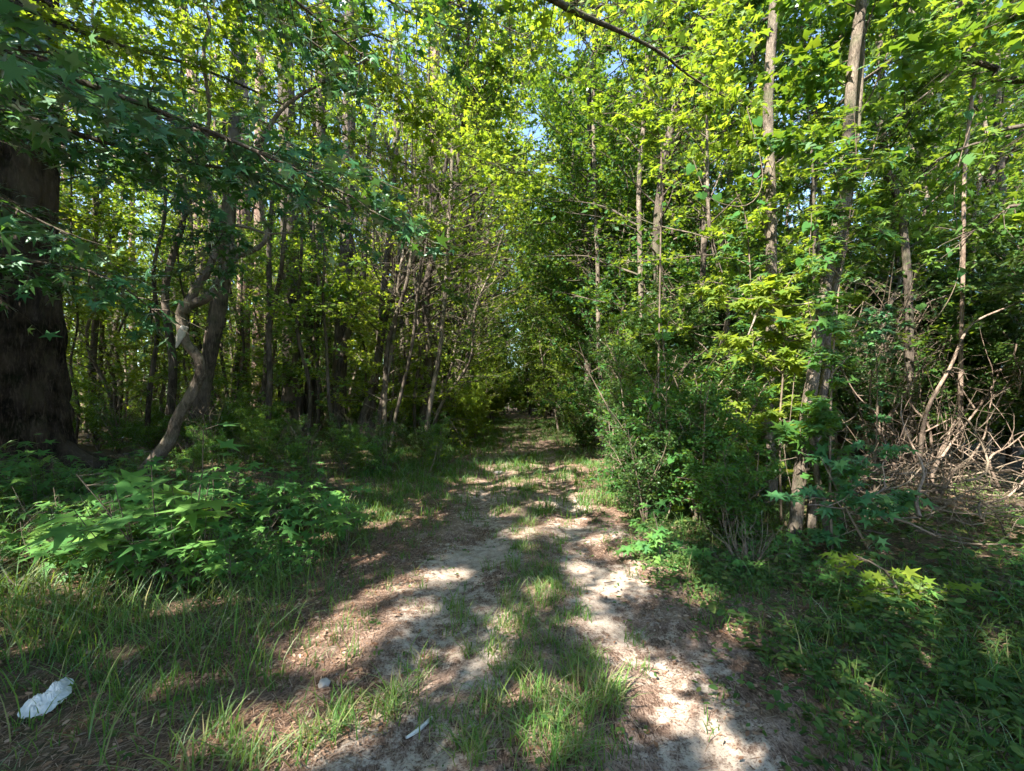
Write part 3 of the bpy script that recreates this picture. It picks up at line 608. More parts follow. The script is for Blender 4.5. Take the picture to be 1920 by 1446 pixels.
# overhanging trees rooted outside the frame: their limbs cross the top of the view
def overhang(seed, root, H, limbs, label, leafm, leaf, tm='star5', twigs=9, lpt=9, bark='darkbark', trr=0.16, tilt=0.4, nb=(0, -.35, 0), cull=True):
    rng = np.random.default_rng(seed); tr = MB(); br = MB()
    rz = float(ground_z(root[0], root[1])); tube(tr, np.array([[root[0], root[1], rz - .1], [root[0], root[1], H * .5], [root[0] + .2, root[1], H]]), [trr * 1.2, trr, trr * .5], 12, 0.2, 0.08, seed)
    LP = []; LO = []
    for seq, r0 in limbs:
        pts = np.array([q for q in seq], float); full = np.vstack([[root[0] + 0.05, root[1], max(rz + 0.8, min(H * 0.95, pts[0][2] - 0.4))], pts])
        SP, SR = smooth_line(full, np.linspace(r0, 0.006, len(full)), 0.12)
        tube(br, full, np.linspace(r0, 0.006, len(full)), 8, 0.12, 0.1, seed)
        k = len(SP); nt = int(twigs * len(SP) * 0.12)
        for q in range(nt):
            j = int(k * (0.15 + 0.85 * (q + rng.random()) / nt)); j = min(j, k - 2); ld = vn(SP[j + 1] - SP[j]); side = vn(np.cross(ld, [0, 0, 1.0])); s = 1 if q % 2 else -1
            tl = rng.uniform(0.35, 0.95); td = vn(ld * rng.uniform(0.2, 0.9) + side * s + np.array([0, 0, rng.normal(-0.1, 0.25)]))
            tp = limb_points(rng, SP[j], td, tl, 3, -0.1, 0.15); tube(br, tp, [0.007, 0.005, 0.003, 0.0015], 4, 0.3)
            n = int(lpt * rng.uniform(0.7, 1.3)); tt = rng.random(n) ** 0.7 * 3; i3 = np.minimum(tt.astype(int), 2)
            LP.append(tp[i3] + (tp[i3 + 1] - tp[i3]) * (tt - i3)[:, None] + rng.normal(0, 0.03, (n, 3))); LO.append(np.repeat(td[None], n, 0))
    P = np.concatenate(LP); O = np.concatenate(LO); sg = np.where(rng.random(len(P)) < .5, 1, -1)[:, None]
    O = vn(O * .6 + sg * vn(np.cross(O, [0, 0, 1.])) * .8); X, Nn = orient(rng, len(P), O, tilt, 0.35); Nn = vn(Nn + np.array(nb)); Sz = leaf * rng.uniform(.6, 1.2, len(P))
    return hero('overhanging_tree', label, 'tree', tr, br, [P + X * (Sz * .3)[:, None], X, Nn, Sz], tm, leafm, bark, None, seed, margin=0.3, cull=cull)
# left: teal shaded sprays between the oak and the track
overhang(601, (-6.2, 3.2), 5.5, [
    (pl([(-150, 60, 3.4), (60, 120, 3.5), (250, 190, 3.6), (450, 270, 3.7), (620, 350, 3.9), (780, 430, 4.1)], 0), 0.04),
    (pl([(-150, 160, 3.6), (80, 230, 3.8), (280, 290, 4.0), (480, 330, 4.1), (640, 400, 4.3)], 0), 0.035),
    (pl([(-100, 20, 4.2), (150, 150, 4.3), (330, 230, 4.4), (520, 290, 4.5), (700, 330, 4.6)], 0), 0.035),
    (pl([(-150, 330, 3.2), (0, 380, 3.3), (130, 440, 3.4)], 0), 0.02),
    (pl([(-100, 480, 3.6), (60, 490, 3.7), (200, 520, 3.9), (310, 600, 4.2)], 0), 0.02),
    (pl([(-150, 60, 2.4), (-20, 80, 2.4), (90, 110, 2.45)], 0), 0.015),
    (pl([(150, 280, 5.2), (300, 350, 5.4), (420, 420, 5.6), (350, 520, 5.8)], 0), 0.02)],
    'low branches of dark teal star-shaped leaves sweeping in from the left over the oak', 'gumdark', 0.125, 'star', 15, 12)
overhang(602, (-5.6, -0.6), 6.5, [
    (pl([(350, -160, 3.4), (480, -60, 3.8), (600, 40, 4.2), (700, 120, 4.4)], 0), 0.03),
    (pl([(450, -200, 4.0), (620, -80, 4.4), (760, 20, 4.8), (880, 60, 5.2)], 0), 0.03),
    (pl([(300, -100, 4.6), (460, 0, 5.0), (600, 90, 5.4), (680, 180, 5.6)], 0), 0.03)],
    'overhead branch of shaded leaves hanging into the top of the frame left of centre', 'gumdark', 0.125, 'star', 13, 11)
overhang(603, (-1.8, -2.2), 9.0, [
    (pl([(860, -330, 3.8), (960, -60, 4.4), (1040, 0, 4.6), (1100, 32, 4.8), (1160, 58, 5.0), (1240, 100, 5.2), (1292, 142, 5.4), (1390, 200, 5.7)], 0), 0.055),
    (pl([(800, -300, 4.2), (1000, -120, 5.0), (1180, -40, 5.6), (1330, 40, 6.2)], 0), 0.04),
    (pl([(700, -400, 4.2), (800, -160, 5.0), (860, 0, 5.8), (900, 90, 6.4)], 0), 0.035),
    (pl([(760, -360, 4.6), (960, -120, 5.8), (1060, 20, 6.8), (1120, 110, 7.4)], 0), 0.035)],
    'bent brown limb crossing the top centre with backlit yellow-green leaves', 'yell', 0.12, 'star5', 13, 12)
overhang(604, (7.5, 3.6), 9.0, [
    (pl([(1910, 150, 4.8), (1870, 130, 4.9), (1800, 100, 5.0), (1740, 50, 5.2), (1680, 0, 5.4), (1600, -40, 5.6)], 0), 0.045),
    (pl([(1880, -20, 4.4), (1780, 40, 4.6), (1700, 90, 4.8), (1600, 170, 5.0), (1540, 230, 5.2)], 0), 0.04),
    (pl([(1950, 230, 4.4), (1860, 260, 4.6), (1760, 300, 4.8), (1680, 380, 5.0)], 0), 0.03),
    (pl([(1960, 380, 4.6), (1880, 400, 4.8), (1800, 450, 5.0)], 0), 0.03),
    (pl([(1900, 20, 6), (1780, 140, 6.2), (1680, 220, 6.4)], 0), 0.03)],
    'dark crossing limbs of a tree at the top right corner', 'under', 0.12, 'star5', 14, 12)
overhang(605, (-5.6, 2.6), 11.0, [
    (pl([(-300, -350, 4.4), (300, -120, 5.6), (560, 10, 6.4), (760, 90, 7.0), (900, 170, 7.4)], 0), 0.05),
    (pl([(-200, -400, 4.6), (420, -200, 6.2), (700, -60, 7.2), (880, 20, 8.0), (1010, 80, 8.4)], 0), 0.05),
    (pl([(-100, -300, 5.0), (400, -60, 6.8), (600, 60, 7.8), (740, 160, 8.4), (820, 260, 8.8)], 0), 0.045),
    (pl([(0, -300, 5.0), (320, -40, 7.0), (420, 60, 8.0), (520, 160, 8.6)], 0), 0.035),
    (pl([(500, -300, 6.0), (800, -120, 7.6), (1000, -40, 8.6), (1120, 20, 9.0)], 0), 0.04)],
    'high sunlit boughs arching over the track from the left', 'yell', 0.13, 'star5', 17, 14)
overhang(606, (7.6, 4.2), 10.5, [
    (pl([(2000, -200, 5.0), (1700, -60, 6.4), (1450, 30, 7.2), (1260, 120, 8.0), (1140, 200, 8.4)], 0), 0.05),
    (pl([(1900, -300, 5.4), (1500, -160, 7.0), (1250, -60, 8.0), (1080, 40, 8.8), (960, 120, 9.2)], 0), 0.05),
    (pl([(1900, -120, 6.0), (1600, 60, 7.6), (1400, 180, 8.4), (1280, 280, 8.8)], 0), 0.04),
    (pl([(1950, 0, 6.0), (1800, 100, 7.2), (1700, 230, 8.0), (1600, 300, 8.4)], 0), 0.035)],
    'high boughs arching over the track from the right', 'gum', 0.13, 'star5', 17, 14)
overhang(607, (-6.6, 4.4), 9.0, [
    (pl([(150, 60, 6.0), (380, 130, 7.0), (560, 210, 7.8), (720, 290, 8.4), (860, 350, 9.0)], 0), 0.03),
    (pl([(150, -40, 6.0), (420, 20, 7.2), (640, 100, 8.0), (800, 180, 8.6), (940, 260, 9.2)], 0), 0.03),
    (pl([(200, 200, 6.4), (430, 290, 7.6), (620, 370, 8.6), (780, 430, 9.4), (880, 500, 10.)], 0), 0.026),
    (pl([(250, 0, 7.0), (560, 120, 8.4), (760, 230, 9.4), (900, 300, 10.2), (1010, 330, 10.8)], 0), 0.028),
    (pl([(250, 120, 7.4), (500, 220, 8.8), (700, 340, 10.), (830, 420, 11)], 0), 0.024)],
    'long leafy boughs reaching across the upper centre from the left woods', 'yell', 0.12, 'star5', 15, 12, cull=False)
# sunlit sprays and saplings on the right
def spray(seed, root_px, d, seqs, label, leafm='gum', leaf=0.12, name='sweetgum_sapling', tm='star', lpt=8, twigs=7, stem_r=0.014, bark='twig', tl=(0.14, 0.34)):
    rng = np.random.default_rng(seed); tr = MB(); br = MB(); g = gpt(root_px, d); LP = []; LX = []
    first = np.array([px(u, v, d if len(q) == 2 else q[2]) for q in seqs[0] for u, v in [q[:2]]])
    tube(tr, np.vstack([g - [0, 0, .05], first]), np.linspace(stem_r, 0.004, len(first) + 1), 7, 0.1, 0.08, seed)
    lines = [first] + [np.array([px(q[0], q[1], d if len(q) == 2 else q[2]) for q in s]) for s in seqs[1:]]
    for i, pts in enumerate(lines):
        if i:
            FP, _ = smooth_line(np.vstack([g, first]), np.ones(len(first) + 1), 0.03); pts = np.vstack([FP[np.argmin(np.linalg.norm(FP - pts[0], axis=1))], pts[1:]])
            tube(tr, pts, np.linspace(0.007, 0.002, len(pts)), 5, 0.1)
        SP, _ = smooth_line(pts, np.ones(len(pts)), 0.06); k = len(SP); n = max(2, int(twigs * k * 0.06 * 2.2))
        for q in range(n):
            j = min(k - 2, int(k * (q + rng.random()) / n)); ld = vn(SP[j + 1] - SP[j]); a = rng.random() * 6.3
            td = vn(ld * .3 + np.array([math.cos(a), math.sin(a), rng.uniform(-.2, .35)])); tp = limb_points(rng, SP[j], td, rng.uniform(*tl), 2, 0, .15); tube(br, tp, [.003, .002, .001], 3, .3)
            m = max(2, int(lpt * rng.uniform(.6, 1.3))); t = rng.uniform(.3, 1, m)[:, None]; LP.append(tp[0] * (1 - t) + tp[-1] * t + rng.normal(0, .02, (m, 3))); b = rng.random(m) * 6.3
            LX.append(td * .5 + np.stack([np.cos(b), np.sin(b), np.full(m, -.35)], -1))
    P = np.concatenate(LP); X = vn(np.concatenate(LX)); Nn = vn(rng.normal(0, .34, (len(P), 3)) + [-.3, -.45, 1]); Sz = leaf * rng.uniform(.55, 1.15, len(P))
    return hero(name, label, 'sapling', tr, br, [P, X, Nn, Sz], tm, leafm, bark, None, seed, cull=False)
spray(701, 1465, 5.0, [[(1462, 800), (1470, 650), (1450, 560), (1420, 520)], [(1462, 620), (1520, 580), (1590, 560)], [(1450, 560), (1380, 560), (1330, 550)], [(1468, 700), (1420, 660), (1370, 630)], [(1465, 560), (1480, 530), (1490, 510)], [(1470, 640), (1540, 640), (1560, 620)]], 'bright green sapling of star-shaped leaves in front of the right trunks', 'yell', leaf=.145, lpt=13)
spray(714, 1560, 4.1, [[(1556, 900), (1560, 700), (1575, 520), (1590, 430)], [(1565, 640), (1530, 600), (1500, 610)], [(1575, 520), (1540, 480), (1510, 500)], [(1585, 450), (1630, 420), (1660, 440)], [(1562, 700), (1600, 660)], [(1590, 430), (1605, 300), (1600, 190)], [(1600, 330), (1560, 300)], [(1604, 250), (1650, 240)]], 'tall thin sapling with shaded leaves in front of the twin stems', 'gum', .12, lpt=9)
spray(715, 1420, 5.6, [[(1418, 900), (1410, 600), (1400, 420), (1380, 360)], [(1405, 500), (1350, 470)], [(1400, 420), (1450, 390)]], 'tall thin sapling with leaves just left of the straight grey trunk', 'gum', .12, lpt=9)
spray(702, 1400, 5.3, [[(1405, 900), (1395, 790), (1370, 750)], [(1400, 800), (1430, 770), (1450, 740)]], 'small sapling with a glowing tuft of leaves low beside the straight grey trunk', 'yell', leaf=.12, lpt=8)
spray(703, 1640, 5.6, [[(1640, 900), (1645, 740), (1640, 640), (1620, 590)], [(1640, 660), (1590, 620)], [(1645, 640), (1690, 610)], [(1640, 610), (1660, 570)]], 'shaded sapling left of the arching brush', 'gumdark', .115)
spray(704, 1640, 4.0, [[(1600, 980), (1560, 900), (1540, 860)], [(1600, 960), (1660, 930), (1700, 950)], [(1580, 940), (1500, 930)], [(1600, 930), (1620, 860), (1650, 840)], [(1600, 1000), (1560, 1010)]], 'spreading sapling of darker leaves at the foot of the twin stems', 'gumdark', .12)
spray(705, 1720, 3.1, [[(1690, 1120), (1660, 1070), (1600, 1040)], [(1690, 1130), (1720, 1130), (1760, 1180)], [(1680, 1100), (1640, 1110), (1600, 1120)], [(1700, 1140), (1740, 1100)]], 'sunlit yellow-green bush of lobed leaves on the right verge', 'yell', .09, lpt=9)
spray(706, 1850, 2.6, [[(1840, 1260), (1820, 1220), (1790, 1200)], [(1830, 1240), (1870, 1230), (1900, 1270)], [(1835, 1250), (1790, 1260), (1760, 1290)]], 'glowing big-leaved seedling at the lower right', 'yell', .10, lpt=7)
spray(707, 1235, 4.1, [[(1240, 1080), (1235, 1000), (1225, 960)], [(1240, 1050), (1290, 1020)], [(1235, 1060), (1190, 1030)], [(1245, 1090), (1310, 1080)]], 'leafy green sapling at the right edge of the track', 'seed', .105, lpt=9)
spray(708, 1230, 5.2, [[(1255, 960), (1260, 880), (1250, 820)], [(1255, 920), (1320, 900)], [(1255, 930), (1200, 900)], [(1255, 860), (1290, 830)]], 'sunlit bush of small pale leaves below the mid right trunk', 'yell', .06, tm='oval', lpt=16, tl=(.15, .4))
spray(709, 1230, 5.5, [[(1240, 330, 5.5), (1235, 260, 5.5), (1230, 215, 5.4)], [(1235, 260), (1170, 215), (1120, 215)], [(1230, 240), (1290, 210), (1330, 215)]], 'tall sapling holding a sunlit fan of leaves high at centre right', 'yell', .12, lpt=9)
spray(710, 840, 5.2, [[(840, 1000, 5.2), (842, 985, 5.2)]], 'tiny leafy sprout at the left rut', 'seed', .05, lpt=4)
spray(711, 630, 4.9, [[(640, 1010), (650, 950), (660, 925)], [(645, 970), (610, 940)], [(645, 990), (610, 990)]], 'bright seedling at the right end of the left seedling bed', 'seed', .085, lpt=8)
spray(712, 20, 2.7, [[(10, 1230), (15, 1210)], [(12, 1225), (40, 1200)]], 'pale yellow-green sprout at the left edge above the litter', 'yell', .085, lpt=5)
spray(713, 800, 8.6, [[(815, 860), (820, 830)], [(818, 850), (835, 840)]], 'small bright shrub beside the white-patched trunk', 'yell', .07, tm='tri3', lpt=12, name='leafy_shrub')

# dead forked branch hanging in the sunlit sapling, vines, post
mb = MB(); tube(mb, pl([(1403, 628), (1415, 598), (1428, 573), (1470, 574), (1500, 572), (1522, 567)], 4.9), [.008, .011, .014, .012, .010, .006], 7, .06, .15, 1)
tube(mb, pl([(1420, 588), (1432, 598), (1440, 600)], 4.9), [.006, .005, .003], 5, .1)
tube(mb, pl([(1403, 628), (1420, 632), (1434, 636)], 4.9), [.006, .005, .003], 5, .1)
tag(part('dead_branch', mb.mesh('dead_branch', True), 'pale'), 'pale dead bent branch caught level among the bright sapling leaves', 'branch')
def vine(name, seq, d, label, nleaf, leaf, seed, leafm='vine', rs=.004):
    rng = np.random.default_rng(seed); mb = MB(); P = pl(seq, d); tube(mb, P, np.full(len(P), rs), 5, .08)
    SP, _ = smooth_line(P, np.ones(len(P)), .05); j = rng.integers(0, len(SP), nleaf)
    LP = SP[j] + rng.normal(0, .05, (nleaf, 3)); X = vn(rng.normal(0, .5, (nleaf, 3)) + [0, 0, -.7]); Nn = vn(rng.normal(0, .45, (nleaf, 3)) + [-.3, -.8, .35])
    o = thing(name, label, 'vine', P[0]); mb.v = [v - P[0] for v in mb.v]; part('stem', mb.mesh('stem', True), 'twig', o)
    part('leaves', leaf_mesh('leaves', [LP - P[0], X, Nn, leaf * rng.uniform(.7, 1.2, nleaf)], 'heart'), leafm, o)
vine('vine', [(1512, 900), (1500, 800), (1510, 720), (1530, 640), (1515, 560), (1522, 400)], 4.35, 'climbing vine with big round pale leaves in front of the twin stems', 12, .10, 1)
vine('vine', [(1490, 940), (1472, 860), (1480, 800), (1490, 700)], 4.5, 'vine with yellow heart leaves low between the right trunks', 8, .085, 2, 'yell')
vine('vine', [(1300, 300), (1330, 370), (1400, 385), (1430, 330), (1400, 200)], 4.2, 'looping vine with round leaves hanging against the sky gaps', 14, .085, 3)
vine('vine', [(1260, 880), (1248, 780), (1250, 740), (1240, 600)], 5.0, 'vine with round green leaves left of the bright bush', 9, .09, 4)
vine('vine', [(1740, 560), (1760, 590), (1800, 500), (1790, 350), (1830, 200)], 5.0, 'dangling vine with large drooping leaves above the arching brush', 12, .10, 5, 'gumdark')
vine('vine', [(1000, 530), (1040, 545), (1100, 560), (1060, 480)], 14, 'thin vine looped across the tunnel of leaves', 10, .09, 6)
for i, (u, v0, v1, d) in enumerate([(1145, 960, 700, 8.0), (1163, 900, 640, 9.5), (1180, 930, 780, 7.5)]):
    mb = MB(); rng = np.random.default_rng(i); P = pl([(u, v0), (u + 4, (v0 * 2 + v1) / 3), (u - 3, (v0 + v1 * 2) / 3), (u + 3, v1)], d); P[0, 2] = float(ground_z(P[0, 0], d)) - .03; tube(mb, P, [.012, .010, .009, .005], 6, .1)
    tag(part('bare_stem', mb.mesh('bare_stem', True), 'pale'), ['pale bare stem at the right edge of the track, nearest the grass', 'taller pale bare stem behind the one nearest the grass', 'bare stem just left of the wooden post'][i], 'stem')
mb = MB(); g = gpt(1194, 7.0); tube(mb, np.array([g - [0, 0, .1], g + [0.0, 0, .7], g + [0.01, 0, 1.32]]), [.06, .058, .055], 14, .12, .04, 5)
tag(part('wooden_post', mb.mesh('wooden_post', True), 'post'), 'old mossy wooden post half hidden in the right-hand brush', 'post')

# ------------------------------------------------------------------ arching brush on the right (bare stems)
def rz6(l): return [(1280 + a / 3, 482 + b / 3) for a, b in l]
arch = [([(1200, 1290), (1180, 1150), (1100, 980), (1060, 850), (1060, 780), (1090, 640), (1110, 600)], .026, 6.8, 'thick bent stem with an S curve on the left of the arching clump'),
        ([(1280, 1260), (1210, 1060), (1150, 970), (1250, 800), (1340, 640), (1420, 580)], .028, 6.7, 'thick pale stem curving up right from the middle of the clump'),
        ([(1370, 1250), (1260, 1080), (1180, 940), (990, 780), (880, 600)], .022, 6.6, 'long stem slanting up left across the clump'),
        ([(1400, 1330), (1340, 980), (1290, 830), (1280, 640), (1240, 520)], .02, 6.5, 'upright stem ending in a narrow fork'),
        ([(1400, 1210), (1560, 920), (1720, 780), (1930, 680)], .026, 6.3, 'lower long pale stem arching to the right edge'),
        ([(1430, 1350), (1400, 1220), (1520, 1050), (1700, 800), (1790, 630)], .026, 6.2, 'stout stem slanting up right behind the long pale one'),
        ([(1080, 1150), (1030, 950), (990, 820), (930, 690), (860, 570)], .016, 7.0, 'thin outer stem at the far left of the clump'),
        ([(1350, 990), (1600, 860), (1800, 740), (1940, 660)], .012, 6.4, 'thin straight stem crossing the arching clump'),
        ([(1330, 1150), (1380, 850), (1480, 620), (1640, 400), (1820, 280), (1960, 230)], .028, 5.8, 'thick high branch reaching the right edge above the clump'),
        ([(1640, 850), (1600, 750), (1540, 680), (1480, 640)], .012, 6.0, 'short kinked twig near the middle of the brush'),
        ([(1620, 1130), (1700, 1000), (1710, 900), (1750, 740), (1740, 620)], .012, 6.1, 'wavy twig rising near the right edge'),
        ([(1880, 490), (1880, 560), (1900, 640), (1890, 760)], .014, 5.9, 'hooked twig at the right edge'),
        ([(1780, 1300), (1740, 1150), (1850, 1050), (1940, 980)], .018, 5.6, 'low stem bending along the brush pile'),
        ([(1250, 1300), (1270, 1000), (1265, 800), (1290, 700)], .014, 6.9, 'slim upright stem in the middle of the clump'),
        ([(1320, 1320), (1300, 1150), (1220, 1000), (1190, 850), (1230, 700)], .018, 6.7, 'bowed stem leaning left within the clump'),
        ([(1160, 1300), (1120, 1000), (1110, 860), (1130, 740)], .014, 7.1, 'slim stem behind the S curved one'),
        ([(1450, 1330), (1560, 1200), (1650, 1150)], .03, 5.6, 'broken thick stub leaning over the brush pile')]
for i, (s, r, d, lb) in enumerate(arch):
    mb = MB(); P = pl(rz6(s), d); rng = np.random.default_rng(i); P[1:-1] += rng.normal(0, .03, (len(P) - 2, 3))
    rr = np.linspace(r, r * .3, len(P)); tube(mb, P, rr, 8, .08, .12, i)
    SP, _ = smooth_line(P, rr, .1)
    for k in range(6):
        j = rng.integers(len(SP) // 3, len(SP)); q = vn(rng.normal(0, 1, 3) + [0, 0, .4]); tube(mb, limb_points(rng, SP[j], q, rng.uniform(.2, .8), 4, 0, .3), np.linspace(.006, .0015, 5), 4, .15)
    o = tag(part('brush_stem', mb.mesh('brush_stem', True), 'stick'), lb, 'stem', 'bare stems of the arching brush')
rng = np.random.default_rng(61); FAN = []
for i in range(30):
    u0 = rng.uniform(1670, 1790); d = rng.uniform(6.3, 7.3); g = gpt(u0, d); a = rng.normal(-.15, .62); ln = rng.uniform(1.2, 2.5)
    pts = limb_points(rng, g - [0, 0, .05], np.array([math.sin(a), rng.normal(0, .15), math.cos(a)]), ln, 7, -.06, .13); r0 = rng.uniform(.007, .017); mb = MB()
    tube(mb, pts - g, np.linspace(r0, .003, 8), 6, .08, .12, i)
    for k in range(5):
        q = vn(rng.normal(0, 1, 3) + [0, 0, .5]); tube(mb, limb_points(rng, pts[rng.integers(2, 7)] - g, q, rng.uniform(.2, .7), 4, 0, .3), np.linspace(.004, .001, 5), 4, .12)
    o = part('brush_stem', mb.mesh('brush_stem', True), 'stick' if i % 2 else 'twig'); o.location = g; tag(o, 'thin stem', 'stem', 'thin stems fanning out of the arching brush'); FAN.append(o)
for j, o in enumerate(sorted(FAN, key=lambda o: o.location.x / o.location.y)):
    o['label'] = 'thin bare stem of the right-hand fan, %s from the left%s' % (ORD[j % 15], ', left half' if j < 15 else ', right half')
# fallen branches of the brush pile
where = ['on top', 'at the left end', 'at the right end', 'in the middle', 'at the bottom']
PILE = []
for i in range(80):
    rng = np.random.default_rng(900 + i); mb = MB()
    u = rng.uniform(1600, 2050); d = rng.uniform(4.0, 6.3); c = gpt(u, d); c[2] += rng.uniform(.05, .6); a = rng.normal(0.15, .7)
    ln = rng.uniform(.8, 2.0); p0 = c - np.array([math.cos(a), math.sin(a), 0]) * ln / 2
    pts = limb_points(rng, p0, np.array([math.cos(a), math.sin(a), rng.normal(0, .12)]), ln, 9, .15, .27); rb = rng.uniform(.004, .018)
    tube(mb, pts, np.linspace(rb, .003, len(pts)), 6, .1, .15, i)
    for k in range(5):
        j = rng.integers(2, 7); tube(mb, limb_points(rng, pts[j], vn(rng.normal(0, 1, 3)), rng.uniform(.2, .6), 4, 0, .3), np.linspace(.005, .0015, 5), 4, .12)
    pc = pts.mean(0); mb.v = [v - pc for v in mb.v]
    PILE.append(tag(part('fallen_branch', mb.mesh('fallen_branch', True), 'twig' if i % 3 else 'stick'), 'dead branch', 'branch', 'dead branches of the brush pile')); PILE[-1].location = pc
PILE.sort(key=lambda o: -o.location.z)
LAY = ['top', 'second', 'third', 'fourth', 'lowest']
for i in range(5):
    for j, o in enumerate(sorted(PILE[i * 16:(i + 1) * 16], key=lambda o: o.location.x / o.location.y)):
        o['label'] = 'dead branch in the brush pile, ' + ('%s from the left' % ORD[j] if j else 'leftmost') + ' in its %s layer' % LAY[i]
# dry brown dead bush on the right verge
rng = np.random.default_rng(33); mb = MB(); g = gpt(1400, 3.9)
for k in range(46):
    a = rng.random() * 6.3; tube(mb, limb_points(rng, g + [.06 * math.cos(a), .06 * math.sin(a), .0], np.array([.5 * math.cos(a), .5 * math.sin(a), 1.1]), rng.uniform(.25, .6), 5, -.25, .25), np.linspace(.0045, .001, 6), 4, .1)
tag(part('dead_bush', mb.mesh('dead_bush', True), 'stick'), 'dry brown leafless bush on the right verge', 'bush')

# ------------------------------------------------------------------ woods: canopy, understorey, poles, pines
rs = random.Random(11)
def ok(x, y, taken, md):
    return all((x - a) ** 2 + (y - b) ** 2 > md * md for a, b in taken)
tk = [(-8, 7.2), (-5.5, 7), (-4.3, 7), (-3, 5)]
gz = lambda x, y: float(ground_z(x, y))
GW = {1: '', 40: ' on the left forest floor', 39: ' in the near left woods', 37: ' right of the track', 38: ' in the right-hand wall', 35: ' in the left woods', 36: ' in the right woods', 34: ' blocking the end of the track', 19: ' in the left woods', 33: ' behind the end of the track', 31: ' leaning in from the left of the track', 32: ' leaning in from the right of the track', 2: ' deep in the left woods', 3: ' in the right woods', 4: ' deep in the left woods', 5: ' in the right woods',
      6: ' under the left canopy', 7: ' right of the track', 8: ' walling the far track', 18: ' blocking the end of the track', 9: ' in the left woods', 10: ' in the right woods',
      12: '', 13: '', 14: '', 15: '', 16: '', 17: ''}
def scatter(kinds, n, xr, yr, md, label, group, seed, sc=(0.85, 1.2), cond=None, mts=None, lean_to_path=0.0, cull=True):
    r = random.Random(seed); c = 0; tries = 0; OBJ = []
    while c < n and tries < n * 60:
        tries += 1; x = r.uniform(*xr); y = r.uniform(*yr)
        if cond and not cond(x, y): continue
        if not ok(x, y, tk, md): continue
        if seed in (40, 39, 37, 38, 35, 36, 9, 10, 12, 13, 14, 15, 16, 17, 19, 6, 7, 8) and abs(x) > 1.24 * y + (1 if x < 0 else 0): tries += 5; continue
        tk.append((x, y)); K = kinds[r.randrange(len(kinds))]; s = r.uniform(*sc)
        lab = label(x, y) if callable(label) else label
        grp = group(x, y) if callable(group) else group
        OBJ.append(place(K, (x, y, gz(x, y)), r.uniform(0, 6.28), s, lab, grp, seed=seed * 1000 + c, mt=mts[r.randrange(len(mts))] if mts else None, tilt=(r.gauss(0, .035), r.gauss(0, .035) + lean_to_path * (-1 if x > 0 else 1)), cull=cull))
        c += 1
    rank_labels(OBJ, group[:-1] if False else label + GW[seed])
def rank_labels(objs, what, nb=None):
    """each copy gets its own label: nearest / middle / farthest row, counted from the left in the picture"""
    vis = [o for o in objs if o.location.y > 0.8 and abs(o.location.x) < 1.25 * o.location.y]
    for o in objs:
        if o not in vis: o['label'] = what + ', outside the view'
    vis.sort(key=lambda o: o.location.y); n = len(vis); nb = nb or max(1, math.ceil(n / 10)); k = math.ceil(n / nb)
    bands = {1: [''], 2: ['nearer row', 'farther row'], 3: ['nearest row', 'middle row', 'farthest row']}.get(nb) or ['%s row back' % ORD[i] if i else 'nearest row' for i in range(nb)]
    for i in range(nb):
        for j, o in enumerate(sorted(vis[i * k:(i + 1) * k], key=lambda o: o.location.x / o.location.y)):
            pos = '%s from the left' % ORD[j] if j else 'leftmost'
            o['label'] = what + ', ' + pos + (' in the ' + bands[i] if bands[i] else '')
out = lambda m: (lambda x, y: abs(x - float(path_c(y))) > m and (x - 0) ** 2 + y ** 2 > 5)
side = lambda x, y: 'left' if x < float(path_c(y)) else 'right'
# tall canopy trees, mostly unseen, added to shade the track from left and behind
for i, (x, y, sc_) in enumerate([(-3.6, -3.0, .8), (2.6, -3.4, .8), (-1.2, -1.9, .8), (-6, -7.5, .95), (-2.2, -6.8, .9), (1.2, -6.0, .9), (-9.5, -7, 1), (-8.5, 2.0, .95), (-7.0, -3.5, .9), (-12, 5, 1), (-11.5, -1.5, 1)]):
    place(CAN[i % 4], (x, y, gz(x, y)), 1.7 * i, sc_, 'tall broadleaf tree in the near left woods, outside the view', 'tall broadleaf trees of the near left woods', seed=70 + i, mt='under'); tk.append((x, y))
scatter(CAN, 12, (-18, -6.2), (-9, 13), 3.0, 'tall broadleaf tree in the near left woods', 'tall broadleaf trees of the near left woods', 1, cond=lambda x, y: not (y > 3 and x > -0.9 * y - 1))
scatter(CAN, 10, (-5.5, -3.0), (10.5, 36), 2.3, 'tall broadleaf tree', 'tall broadleaf trees leaning over the left of the track', 31, mts=['under', 'yell'], lean_to_path=0.17, sc=(.9, 1.2))
scatter(CAN, 10, (3.2, 6.0), (11, 36), 2.3, 'tall broadleaf tree', 'tall broadleaf trees leaning over the right of the track', 32, mts=['under', 'gum'], lean_to_path=0.17, sc=(.9, 1.2))
scatter(CAN, 12, (-32, -6), (16, 40), 2.8, 'tall broadleaf tree', 'tall broadleaf trees of the deeper left woods', 2, mts=['under', 'yell'], sc=(.9, 1.35))
scatter(CAN, 20, (5, 30), (9, 38), 2.8, 'tall broadleaf tree', 'tall broadleaf trees of the right woods', 3, cond=lambda x, y: not (.42 < x / y < .85 and y < 30), mts=['under', 'gum'], sc=(.9, 1.3))
scatter(CAN, 8, (-8, 12), (44, 60), 2.6, 'tall broadleaf tree', 'tall broadleaf trees behind the end of the track', 33, mts=['under', 'yell'], sc=(1, 1.4))
scatter(PINE, 24, (-34, -3.5), (15, 52), 2.0, 'straight tall pine', 'pines of the deeper left woods', 4, sc=(.8, 1.15))
scatter(PINE, 9, (3.5, 24), (16, 48), 2.4, 'straight tall pine', 'pines of the right woods', 5, sc=(.8, 1.1))
scatter(UND, 38, (-20, -2.8), (11.5, 30), 1.15, 'small leafy tree', 'understorey trees of the left woods', 6, cond=out(2.6), mts=['under', 'yell'], sc=(.7, 1.1))
